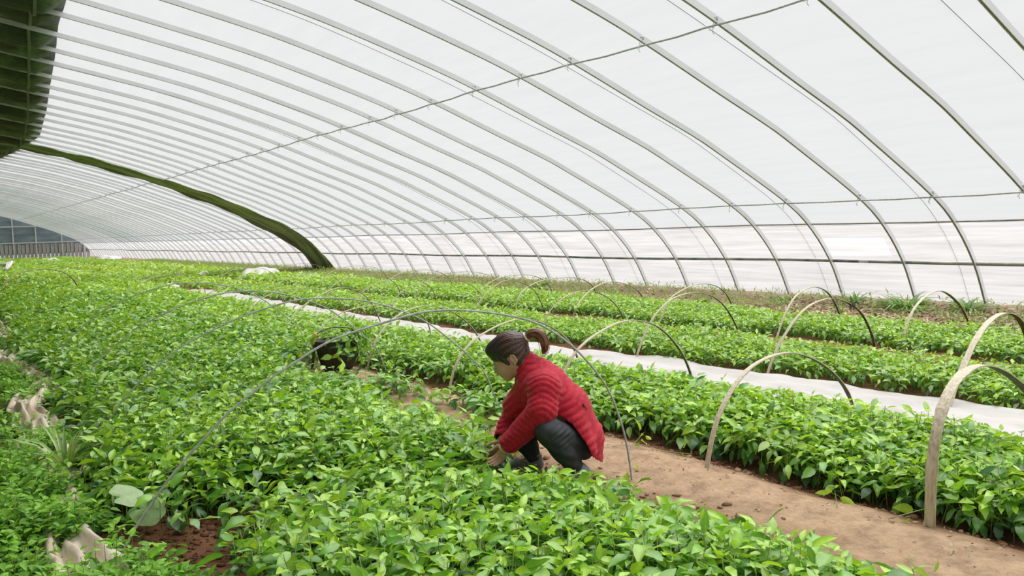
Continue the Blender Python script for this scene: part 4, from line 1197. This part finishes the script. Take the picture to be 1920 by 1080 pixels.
class Field:
    def __init__(s, lo, hi, res):
        s.lo = np.asarray(lo, float); s.res = res
        s.n = np.ceil((np.asarray(hi) - s.lo) / res).astype(int) + 1
        ax = [s.lo[i] + np.arange(s.n[i]) * res for i in range(3)]
        s.ax = ax
        s.d = np.full(tuple(s.n), 1.0, dtype=np.float32)
    def block(s, lo, hi):
        a = np.clip(np.floor((np.asarray(lo) - s.lo) / s.res).astype(int), 0, s.n - 1)
        b = np.clip(np.ceil((np.asarray(hi) - s.lo) / s.res).astype(int) + 1, 1, s.n)
        sl = tuple(slice(a[i], b[i]) for i in range(3))
        g = np.meshgrid(*[s.ax[i][sl[i]] for i in range(3)], indexing='ij')
        return sl, np.stack(g, -1)
    def cone(s, a, b, ra, rb, k=.02, sc=None, sub=False):
        m = (max(ra, rb) * (1 if sc is None else max(1, max(sc)))) + k + 4 * s.res
        sl, P = s.block(np.minimum(a, b) - m, np.maximum(a, b) + m)
        if P.size == 0: return s
        s.d[sl] = smin(s.d[sl], sd_cone(P, a, b, ra, rb, sc).astype(np.float32), k); return s
    def ell(s, c, r, k=.02, R=None, sub=False):
        m = max(r) + k + 4 * s.res
        sl, P = s.block(np.asarray(c) - m, np.asarray(c) + m)
        if P.size == 0: return s
        e = sd_ell(P, c, r, R).astype(np.float32)
        s.d[sl] = -smin(-s.d[sl], e, k) if sub else smin(s.d[sl], e, k); return s
    def mesh(s, d=None):
        """naive surface nets"""
        d = s.d if d is None else d
        ins = d < 0
        c = [ins[i:d.shape[0] - 1 + i, j:d.shape[1] - 1 + j, k:d.shape[2] - 1 + k] for i in (0, 1) for j in (0, 1) for k in (0, 1)]
        cnt = sum(x.astype(np.int8) for x in c)
        act = (cnt > 0) & (cnt < 8)
        idx = np.full(act.shape, -1, dtype=np.int64); A = np.argwhere(act); idx[act] = np.arange(len(A))
        corner = [(i, j, k) for i in (0, 1) for j in (0, 1) for k in (0, 1)]
        vals = np.stack([d[A[:, 0] + i, A[:, 1] + j, A[:, 2] + k] for i, j, k in corner], 1)
        acc = np.zeros((len(A), 3)); num = np.zeros(len(A))
        for e0 in range(8):
            for e1 in range(e0 + 1, 8):
                p0, p1 = np.array(corner[e0]), np.array(corner[e1])
                if abs(p0 - p1).sum() != 1: continue
                v0, v1 = vals[:, e0], vals[:, e1]
                cr = (v0 < 0) != (v1 < 0)
                t = np.where(cr, v0 / (v0 - v1 + 1e-12), 0)
                acc += np.where(cr[:, None], p0 + t[:, None] * (p1 - p0), 0); num += cr
        V = s.lo + (A + acc / num[:, None]) * s.res
        Q = []
        for ax in range(3):
            o = [0, 1, 2]; o.remove(ax); u_, v_ = o
            sl0 = [slice(None)] * 3; sl1 = [slice(None)] * 3
            sl0[ax] = slice(0, -1); sl1[ax] = slice(1, None)
            a0, a1 = ins[tuple(sl0)], ins[tuple(sl1)]
            E = np.argwhere(a0 != a1)
            ok = (E[:, u_] > 0) & (E[:, v_] > 0) & (E[:, u_] < d.shape[u_] - 1) & (E[:, v_] < d.shape[v_] - 1)
            E = E[ok]
            fl = a0[E[:, 0], E[:, 1], E[:, 2]]
            def cell(du, dv):
                q = E.copy(); q[:, u_] += du; q[:, v_] += dv
                return idx[q[:, 0], q[:, 1], q[:, 2]]
            q = np.stack([cell(-1, -1), cell(0, -1), cell(0, 0), cell(-1, 0)], 1)
            if ax == 1: fl = ~fl
            q[~fl] = q[~fl][:, ::-1]
            Q.append(q)
        Q = np.concatenate(Q); Q = Q[(Q >= 0).all(1)]
        return V, Q


def relax(V, Q, it=1, lam=.5):
    n = len(V)
    e = np.concatenate([Q[:, [0, 1]], Q[:, [1, 2]], Q[:, [2, 3]], Q[:, [3, 0]]]); e = np.concatenate([e, e[:, ::-1]])
    for _ in range(it):
        s = np.zeros((n, 3)); c = np.bincount(e[:, 0], minlength=n)
        for k in range(3): s[:, k] = np.bincount(e[:, 0], weights=V[e[:, 1], k], minlength=n)
        V = V + lam * (s / np.maximum(c, 1)[:, None] - V)
    return V


ang = math.atan2(PF[1], PF[0])
woman = empty('person', (PERSON[0], PERSON[1], gzf(*PERSON)), ang)
tag(woman, 'woman in a red quilted jacket and black jeans squatting to pick seedlings', 'person')
# local axes: x forward (the way she faces), y her left (towards the path's near side), z up
HC = np.array([.425, -.005, .722])
yaw_, pit_ = -.16, .56
n_ = np.array([math.cos(pit_) * math.cos(yaw_), math.cos(pit_) * math.sin(yaw_), -math.sin(pit_)])
y_ = np.array([-math.sin(yaw_), math.cos(yaw_), 0.0])
z_ = np.cross(n_, y_)
HR = np.stack([n_, y_, z_], 1)
def hp(a, b, c): return HC + HR @ np.array([a, b, c], float)
SH = {1: np.array([.215, .165, .575]), -1: np.array([.265, -.165, .575])}
EL = {1: np.array([.225, .235, .462]), -1: np.array([.385, -.215, .42])}
WR = {1: np.array([.438, .135, .240]), -1: np.array([.478, -.03, .235])}
HI = {1: np.array([-.01, .085, .20]), -1: np.array([.02, -.10, .21])}
KN = {1: np.array([.182, .255, .350]), -1: np.array([.405, -.15, .305])}
AN = {1: np.array([.045, .155, .105]), -1: np.array([.30, -.13, .085])}

# body: one continuous surface (head, neck, trunk, arms with five-fingered hands, legs, feet)
B_ = Field((-.16, -.32, -.03), (.66, .34, .93), .0052)
B_.ell(HC + HR @ np.array([-.012, 0, .022]), (.098, .076, .100), 0, HR)
B_.ell(hp(.035, 0, -.040), (.068, .058, .072), .03, HR)
B_.ell(hp(.066, 0, -.088), (.022, .024, .018), .025, HR)                     # chin
for s in (1, -1):
    B_.ell(hp(.055, .036 * s, -.040), (.030, .024, .028), .02, HR)           # cheek
    B_.cone(hp(-.005, .058 * s, -.045), hp(.060, .018 * s, -.090), .014, .014, .025)   # jaw
    B_.cone(hp(.080, .014 * s, .010), hp(.070, .046 * s, .012), .009, .008, .012)      # brow
    B_.ell(hp(.080, .031 * s, -.008), (.012, .016, .011), .006, HR)          # lowered eyelid
    # ear: rim and lobe
    a = np.linspace(-.3, 4.2, 8)
    e = [hp(-.042 + .016 * math.cos(t) - .004, (.081 + .004 * math.sin(t)) * s, -.020 + .027 * math.sin(t)) for t in a]
    for p0, p1 in zip(e[:-1], e[1:]): B_.cone(p0, p1, .0052, .0052, .004)
    B_.ell(hp(-.042, .075 * s, -.022), (.014, .007, .024), .006, HR)
    B_.ell(hp(-.036, .077 * s, -.046), (.008, .006, .010), .006, HR)
B_.cone(hp(.092, 0, .006), hp(.110, 0, -.026), .008, .011, .010)             # nose
for s in (1, -1): B_.ell(hp(.100, .011 * s, -.030), (.009, .007, .007), .006, HR)
B_.ell(hp(.092, 0, -.056), (.010, .022, .0055), .005, HR)                    # lips
B_.ell(hp(.089, 0, -.066), (.010, .019, .006), .005, HR)
B_.cone(hp(-.035, 0, -.05), (.285, 0, .60), .052, .060, .03)                 # neck
B_.cone((.25, 0, .55), (.14, 0, .46), .105, .115, .04, sc=(1, 1.3, 1))
B_.cone((.14, 0, .46), (.03, 0, .27), .100, .085, .04, sc=(1, 1.3, 1))
for s in (1, -1):
    B_.cone((.25, .05 * s, .59), SH[s], .055, .055, .03)
    B_.cone(SH[s], EL[s], .047, .038, .02)
    B_.cone(EL[s], WR[s], .038, .026, .012)
    B_.cone(HI[s] + [.01, 0, .02], KN[s], .062, .052, .02)
    B_.cone(KN[s], AN[s], .055, .034, .02)
    # foot: heel raised on the near one, flat on the far one
    ft = np.array([.125, .165, .035]) if s == 1 else np.array([.43, -.15, .035])
    B_.cone(AN[s], ft, .030, .026, .02)
# hands pinching the stems: palm, five fingers each with two bends
def hand(F, wr, palm_dir, side_dir, s):
    pd = np.asarray(palm_dir, float); pd /= np.linalg.norm(pd)
    sd = np.asarray(side_dir, float); sd -= (sd @ pd) * pd; sd /= np.linalg.norm(sd)
    nn = np.cross(pd, sd) * s
    F.cone(wr, wr + pd * .03, .026, .026, .012)
    for q in (-1.5, -.5, .5, 1.5): F.cone(wr + pd * .02 + sd * q * .009, wr + pd * .078 + sd * q * .017, .016, .0125, .010)
    for q, L in ((-1.5, .80), (-.5, .96), (.5, 1.0), (1.5, .92)):
        p = wr + pd * .080 + sd * q * .0185
        d = pd.copy()
        for seg, (ln, r0, r1) in enumerate(((.040, .0088, .0082), (.027, .0082, .0076), (.021, .0076, .0064))):
            th = (.45, .62, .5)[seg] + .05 * q
            d = d * math.cos(th) + nn * math.sin(th); d /= np.linalg.norm(d)
            p2 = p + d * ln * L
            F.cone(p, p2, r0, r1, .0025); p = p2
    p = wr + pd * .030 + sd * .026
    for d, ln, r0, r1 in ((pd * .6 + sd * .75 + nn * .25, .038, .0125, .010), (pd * .8 + sd * .05 + nn * .6, .030, .010, .0085), (pd * .5 - sd * .2 + nn * .8, .022, .0085, .007)):
        d = d / np.linalg.norm(d); p2 = p + d * ln; F.cone(p, p2, r0, r1, .003); p = p2
hand(B_, WR[1], (.50, -.22, -.84), (.45, -.65, .55), -1)
hand(B_, WR[-1], (.50, .26, -.84), (.45, .60, .55), 1)
V, Q = B_.mesh(); V = relax(V, Q, 1, .35)
skin = noisy('skin', [(.35, (.46, .265, .175)), (.65, (.55, .33, .225))], scale=9, rough=.5, Subsurface_Weight=.12, Subsurface_Scale=.01)
body = link('body', mesh_np('body', V, Q=Q), woman, skin)
dark = mat('lash', (.02, .014, .012), .6)
for s in (1, -1):
    mb = MB(); t = np.linspace(-1, 1, 7)
    mb.tube([hp(.0915 - .004 * abs(q), (.031 + .013 * q) * s, -.0135 + .002 * q * q) for q in t], .0022, 5); link('eyelash', mb.mesh('eyelash'), woman, dark)
    mb = MB(); mb.tube([hp(.0885 - .012 * max(0, q), (.031 + .017 * q) * s, .018 - .003 * q * q) for q in t], .003, 5); link('eyebrow', mb.mesh('eyebrow'), woman, dark)
mb = MB(); mb.tube([hp(.1015 - .004 * abs(q) ** 2, .018 * q, -.0612) for q in np.linspace(-1, 1, 7)], .0026, 5)
link('lip_line', mb.mesh('lip_line'), woman, mat('lips', (.36, .13, .11), .5))
# pale band round the near wrist
a = np.linspace(0, 2 * PI, 25)
pd = np.array([.50, -.22, -.84]); pd /= np.linalg.norm(pd); e1 = np.cross(pd, [0, 1, 0]); e1 /= np.linalg.norm(e1); e2 = np.cross(pd, e1)
mb = MB(); mb.tube([WR[1] + pd * .028 + .034 * (math.cos(t) * e1 + math.sin(t) * e2) for t in a], .004, 6)
link('wristband', mb.mesh('wristband'), woman, mat('pale_band', (.78, .66, .52), .5))

# hair: cap drawn back to a tie, ponytail, and loose strands
def hair_field(F):
    F.ell(hp(-.030, 0, .050), (.118, .090, .098), 0, HR)
    F.ell(hp(-.060, 0, -.010), (.075, .078, .075), .03, HR)
    F.ell(hp(.045, 0, .095), (.052, .062, .040), .03, HR)
    F.cone(hp(-.055, .048, -.045), hp(-.075, .030, -.095), .028, .018, .02)
    F.cone(hp(-.055, -.048, -.045), hp(-.075, -.030, -.095), .028, .018, .02)
    for s in (1, -1): F.cone(hp(.02, .070 * s, .03), hp(-.002, .074 * s, -.028), .016, .008, .015)   # side lock before the ear
    F.cone(hp(-.10, 0, .045), hp(-.155, 0, .050), .050, .026, .03)
Hf = Field((.17, -.15, .56), (.66, .15, .95), .0045)
hair_field(Hf)
sl, Pg = Hf.block((.17, -.15, .56), (.66, .15, .95))
q = (Pg - HC) @ HR
# keep the face clear: cut by a surface running from the forehead hairline to behind the ear
line = np.where(q[..., 2] > .055, .150, np.where(q[..., 2] > .02, .075 + (q[..., 2] - .02) * 2.1, .006 + np.clip(q[..., 2] + .03, -.05, .05) * 1.38))
cut = q[..., 0] - line
earcut = np.maximum(np.abs(q[..., 0] + .034) - .022, np.maximum(q[..., 2] - .008, -.058 - q[..., 2]))
d = np.maximum(Hf.d, cut.astype(np.float32))
d = np.maximum(d, -(np.maximum(earcut, .058 - np.abs(q[..., 1]))).astype(np.float32))
# combed grooves running to the tie
tie_q = np.array([-.155, 0, .050])
v = q - tie_q
phi = np.arctan2(v[..., 2], np.abs(v[..., 1]) + 1e-6) if False else np.arctan2(v[..., 1], v[..., 2] + .02)
d = d + (.0020 * np.sin(phi * 46)).astype(np.float32)
V, Q = Hf.mesh(d)
q = (V - HC) @ HR; v = q - tie_q
phi = np.arctan2(v[:, 1], v[:, 2] + .02)
hl = .5 + .5 * np.sin(phi * 17 + 2.0 * np.sin(v[:, 0] * 14)) + .35 * np.sin(phi * 53)
hl = np.clip(hl * smooth01((.20 - v[:, 0]) / .12), 0, 1) ** 2
base = np.array([.020, .014, .013]); red = np.array([.20, .075, .036])
hcol = base + (red - base) * (hl * .75)[:, None]
hm_ = mat('hair', rough=.36)
p = hm_.node_tree.nodes['Principled BSDF']; at = nd(hm_, 'ShaderNodeAttribute'); at.attribute_name = 'tint'; lk(hm_, at.outputs[0], p.inputs['Base Color'])
hair = link('hair', mesh_np('hair', V, Q=Q, col=hcol), woman, hm_)
# ponytail
PTL = catmull([hp(-.160, 0, .050) + d_ for d_ in np.array([[0, 0, 0], [-.035, .005, .022], [-.078, .01, .016], [-.104, .012, -.022], [-.108, .014, -.065], [-.100, .014, -.098]])], 6)
PTR = np.interp(np.linspace(0, 1, len(PTL)), [0, .12, .4, .75, 1], [.016, .022, .030, .026, .006])
mb = MB(); mb.tube(PTL, PTR, 14)
for q_ in range(46):
    a0 = rng.uniform(0, 2 * PI); rr_ = rng.uniform(.55, 1.08)
    T_ = np.gradient(PTL, axis=0); T_ /= np.linalg.norm(T_, axis=1)[:, None]
    e1 = np.tile(y_, (len(PTL), 1)); e2 = np.cross(T_, e1)
    jit = np.linspace(0, 1, len(PTL))[:, None] * rng.normal(0, .006, 3)
    mb.tube(PTL + (PTR * rr_)[:, None] * (math.cos(a0) * e1 + math.sin(a0) * e2) + jit, np.linspace(.0035, .0012, len(PTL)), 4)
me = mb.mesh('ponytail')
vc = np.concatenate(mb.V)
c = me.color_attributes.new('tint', 'FLOAT_COLOR', 'POINT')
cc = np.ones((len(vc), 4), np.float32)
g = .5 + .5 * np.sin(vc[:, 1] * 420 + vc[:, 2] * 60)
cc[:, :3] = np.array([.075, .028, .018]) + (np.array([.28, .105, .050]) - np.array([.075, .028, .018])) * g[:, None]
c.data.foreach_set('color', cc.reshape(-1))
link('ponytail', me, woman, hm_)
a = np.linspace(0, 2 * PI, 19)
mb = MB()
c0 = hp(-.160, 0, .050)
mb.tube([c0 + (.024 + .002 * math.sin(t * 9)) * (math.cos(t) * y_ + math.sin(t) * z_) for t in a], .0065, 6)
link('hair_tie', mb.mesh('hair_tie'), woman, mat('white_tie', (.80, .74, .72), .4))

# jacket: quilted, open hem with black lining
J_ = Field((-.20, -.36, .04), (.60, .38, .82), .0062)
def torso(F, g):
    F.cone((.262, 0, .600), (.225, 0, .555), .108 + g, .128 + g, .0, sc=(1, 1.25, 1))
    F.cone((.225, 0, .555), (.10, 0, .42), .132 + g, .135 + g, .05, sc=(1, 1.22, 1))
    F.cone((.10, 0, .42), (.005, 0, .25), .135 + g, .118 + g, .05, sc=(1, 1.35, 1))
    F.cone((.005, 0, .25), (-.005, 0, .10), .112 + g, .105 + g, .04, sc=(1, 1.55, 1))
    F.cone((.30, -.02, .53), (.40, -.06, .42), .10 + g, .075 + g, .05, sc=(1, 1.3, 1))         # front hanging open over the far knee
    F.cone((.05, .16, .36), (-.02, .20, .22), .055 + g, .045 + g, .06)                        # flare over the near thigh
    F.cone((.275, 0, .635), (.335, -.005, .700), .088 + g, .073 + g, .04)                     # standing collar
def arms(F, g):
    for s in (1, -1):
        F.cone((.245, .06 * s, .585), SH[s], .085 + g, .084 + g, .05)
        F.cone(SH[s], EL[s], .088 + g, .078 + g, .03)
        F.cone(EL[s], WR[s] + (WR[s] - EL[s]) * .15, .078 + g, .056 + g, .03)
torso(J_, 0); arms(J_, 0)
sl, Pg = J_.block(J_.lo, J_.lo + (J_.n + 1) * J_.res)
solid = J_.d.copy()
# quilting: lozenge puffs, measured along trunk and sleeves
def axis_s(P, a, b):
    ax = (np.asarray(b) - np.asarray(a)); L = np.linalg.norm(ax); ax = ax / L
    r_ = P - np.asarray(a)
    s_ = r_ @ ax
    e1 = np.cross(ax, [0, 1, 0]); e1 /= np.linalg.norm(e1); e2 = np.cross(ax, e1)
    return s_, np.arctan2(r_ @ e2, r_ @ e1), np.linalg.norm(r_ - s_[..., None] * ax, axis=-1)
def puff(s_, th, lam, m_):
    w_ = .011 * np.sin(th * m_)
    b_ = np.abs(np.sin(PI * (s_ + w_) / lam)) ** .55
    c_ = np.abs(np.sin(PI * (s_ * 0 + th * m_ / PI / 1.0 + .35 * np.sin(2 * PI * s_ / lam / 2)))) ** .35
    return b_ * (.55 + .45 * c_)
s0, t0, r0 = axis_s(Pg, (.0, 0, .22), (.262, 0, .60))
disp = puff(s0, t0, .040, 5)
for s in (1, -1):
    s1, t1, r1 = axis_s(Pg, SH[s], EL[s]); s2, t2, r2 = axis_s(Pg, EL[s], WR[s])
    L1 = np.linalg.norm(EL[s] - SH[s]); L2 = np.linalg.norm(WR[s] - EL[s])
    d1 = sd_cone(Pg, SH[s], EL[s], .088, .082); d2 = sd_cone(Pg, EL[s], WR[s], .082, .058)
    in1 = (d1 < .012) & (d1 <= d2); in2 = (d2 < .012) & (d2 < d1)
    disp = np.where(in1, puff(s1, t1, .034, 3), disp); disp = np.where(in2, puff(s2 + L1, t2, .034, 3), disp)
solid = solid - (.0085 * disp - .004).astype(np.float32)
# wrinkles where the trunk folds at the hip
solid = solid + (.006 * np.sin((Pg[..., 2] * .8 + Pg[..., 0] * .55) * 90) * np.exp(-((Pg[..., 2] - .30) / .09) ** 2)).astype(np.float32) * .6
In = Field(J_.lo, J_.lo + (J_.n - 1) * J_.res, J_.res); In.n = J_.n; In.d = np.full(tuple(J_.n), 1.0, np.float32)
torso(In, -.016); arms(In, -.016)
shell = np.maximum(solid, -In.d)
x_, yy_, z_g = Pg[..., 0], Pg[..., 1], Pg[..., 2]
hem = np.interp(x_ + .25 * np.clip(-yy_ - .1, 0, 1), [-.16, -.10, -.06, -.02, .06, .12, .17, .26, .36, .6], [.10, .115, .16, .26, .375, .415, .43, .41, .37, .36])
hem = np.where(yy_ < -.02, np.minimum(hem, np.interp(x_, [-.16, -.10, 0, .12, .3, .6], [.10, .115, .20, .30, .38, .37])), hem)
armd = np.minimum(np.minimum(sd_cone(Pg, SH[1], EL[1], .10, .09), sd_cone(Pg, EL[1], WR[1], .095, .09)), np.minimum(sd_cone(Pg, SH[-1], EL[-1], .10, .09), sd_cone(Pg, EL[-1], WR[-1], .095, .09)))
hemd = np.where(armd < 0, -1.0, (hem - z_g))
for s in (1, -1):                                   # sleeves end square at the cuff
    ax = (WR[s] - EL[s]); ax /= np.linalg.norm(ax)
    near = sd_cone(Pg, WR[s] - ax * .05, WR[s] + ax * .2, .085, .085) < 0
    hemd = np.where(near, np.maximum(hemd, (Pg - WR[s]) @ ax + .0), hemd)
nx_ = np.array([.60, 0, .80]); nx_ = np.array([.335 - .275, 0, .700 - .635]); nx_ /= np.linalg.norm(nx_)
col_d = (Pg - np.array([.335, 0, .722])) @ nx_
hemd = np.maximum(hemd, np.where(sd_cone(Pg, (.30, 0, .66), (.40, 0, .78), .13, .13) < 0, col_d, -1))
shell = np.maximum(shell, hemd.astype(np.float32))
V, Q = J_.mesh(shell)
# inside faces take the black lining
ii = np.clip(np.round((V - J_.lo) / J_.res).astype(int), 0, J_.n - 1)
deep = solid[ii[:, 0], ii[:, 1], ii[:, 2]] < -.0085
mi = (deep[Q].sum(1) >= 3).astype(int)
V = relax(V, Q, 1, .3)
jm = mat('red_plush', rough=.8, Sheen_Weight=.35, Sheen_Roughness=.4)
p = jm.node_tree.nodes['Principled BSDF']
p.inputs['Sheen Tint'].default_value = (1, .35, .4, 1)
n1 = noise(jm, 60, 4); r1 = ramp(jm, n1.outputs[0], [(.3, (.30, .001, .012)), (.6, (.50, .003, .026)), (.8, (.62, .010, .045))]); lk(jm, r1.outputs[0], p.inputs['Base Color'])
b = nd(jm, 'ShaderNodeBump'); b.inputs['Strength'].default_value = .35; b.inputs['Distance'].default_value = .004
n2 = noise(jm, 160, 3); lk(jm, n2.outputs[0], b.inputs['Height']); lk(jm, b.outputs[0], p.inputs['Normal'])
lining = mat('black_lining', (.012, .012, .014), .7)
jk = link('jacket', mesh_np('jacket', V, Q=Q, mi=mi), woman, [jm, lining])
def skin_y(x, z):
    ix, iz = int(round((x - J_.lo[0]) / J_.res)), int(round((z - J_.lo[2]) / J_.res))
    k = np.where(solid[ix, :, iz] < 0)[0]
    return J_.lo[1] + J_.res * (k[-1] if len(k) else 0)
mb = MB(); mb.tube([[x, skin_y(x, z) + .001, z] for x, z in ((.000, .475), (-.010, .455), (-.020, .435))], .0055, 5); link('pocket', mb.mesh('pocket'), jk, lining)
mb = MB(); mb.tube([[x, skin_y(x, z), z] for x, z in ((.368, .615), (.376, .585), (.384, .555))], .003, 5); link('zipper', mb.mesh('zipper'), jk, mat('zip', (.35, .33, .33), .35, .8))

# jeans
T_ = Field((-.18, -.34, .04), (.56, .34, .48), .0056)
T_.cone((.06, 0, .36), (.01, 0, .23), .095, .092, .0, sc=(1, 1.45, 1))
for s in (1, -1):
    T_.cone(HI[s] + [.015, 0, .02], KN[s], .080, .074, .03)
    T_.ell(KN[s] + [.012, 0, .01], (.075, .070, .072), .02)
    T_.cone(KN[s] + [.012, 0, -.01], KN[s] * .45 + AN[s] * .55, .070, .066, .004)
    T_.cone(KN[s] * .45 + AN[s] * .55, AN[s], .066, .046, .02)
sl, Pg = T_.block(T_.lo, T_.lo + (T_.n + 1) * T_.res)
kd = np.linalg.norm(Pg - (KN[1] + [-.060, .03, -.030]), axis=-1)
td = T_.d + (.006 * np.sin((Pg[..., 0] * .55 + Pg[..., 2] * .9) * 210) * np.exp(-(kd / .06) ** 2)).astype(np.float32)
td = td + (.0022 * np.sin((Pg[..., 2] * 1.0 - Pg[..., 0] * .5 + .3 * Pg[..., 1]) * 95)).astype(np.float32)
for s in (1, -1):
    ax = AN[s] - KN[s]; ax /= np.linalg.norm(ax)
    nr = sd_cone(Pg, AN[s] - ax * .06, AN[s] + ax * .1, .08, .08) < 0
    td = np.maximum(td, np.where(nr, (Pg - AN[s]) @ ax - .012, -1).astype(np.float32))
V, Q = T_.mesh(td); V = relax(V, Q, 1, .4)
dm = noisy('black_denim', [(.3, (.020, .022, .027)), (.55, (.038, .042, .051)), (.75, (.075, .082, .098))], scale=7, rough=.75, bump=.25, bscale=220, bdist=.002)
jeans = link('jeans', mesh_np('jeans', V, Q=Q), woman, dm)
mb = MB()
sm = [HI[1] + [0.0, .105, .02], HI[1] * .5 + KN[1] * .5 + [0, .088, 0], KN[1] + [.0, .0755, -.01], KN[1] * .5 + AN[1] * .5 + [0, .071, 0], AN[1] + [0, .049, .01]]
mb.tube(catmull(sm, 5), .0022, 4); link('seam', mb.mesh('seam'), jeans, mat('seam', (.035, .036, .042), .8))

# shoes
for s, (heel, ball, toe) in {1: ((.0, .158, .062), (.105, .165, .030), (.165, .17, .026)), -1: ((.285, -.13, .034), (.40, -.145, .030), (.46, -.15, .026))}.items():
    F = Field(np.min([heel, ball, toe], 0) - .08, np.max([heel, ball, toe], 0) + .1, .0045)
    heel = np.array(heel); ball = np.array(ball); toe = np.array(toe)
    F.cone(heel + [0, 0, .018], ball + [0, 0, .012], .036, .038, .0); F.cone(ball + [0, 0, .012], toe + [0, 0, .004], .038, .026, .02)
    F.cone(heel + [0, 0, .02], AN[s] + [-.005, 0, .012], .036, .042, .02)
    sl, Pg = F.block(F.lo, F.lo + (F.n + 1) * F.res)
    d = F.d.copy()
    cut = (Pg - (AN[s] + [0, 0, .03]))[..., 2]
    d = np.maximum(d, cut.astype(np.float32))
    V, Q = F.mesh(d)
    sh = link('shoe', mesh_np('shoe', V, Q=Q), woman, noisy('grey_shoe', [(.3, (.16, .16, .17)), (.7, (.36, .36, .38))], scale=25, rough=.7))
    mb = MB()
    up = np.array([0, 0, 1.0])
    C = catmull([heel + [-.038, 0, -.016], heel + [.01, 0, -.022], ball + [0, 0, -.024], toe + [.018, 0, -.018]], 6)
    wd = np.interp(np.linspace(0, 1, len(C)), [0, .15, .6, .85, 1], [.018, .034, .040, .032, .012])
    mb.tube(C, wd, prof=np.array([[-1, .25], [-.8, .38], [.8, .38], [1, .25], [1, -.25], [.8, -.35], [-.8, -.35], [-1, -.25]]), nrm=(0, 1, 0))
    link('sole', mb.mesh('sole'), sh, noisy('tan_sole', [(.4, (.42, .30, .17)), (.7, (.58, .44, .27))], scale=20, rough=.8))
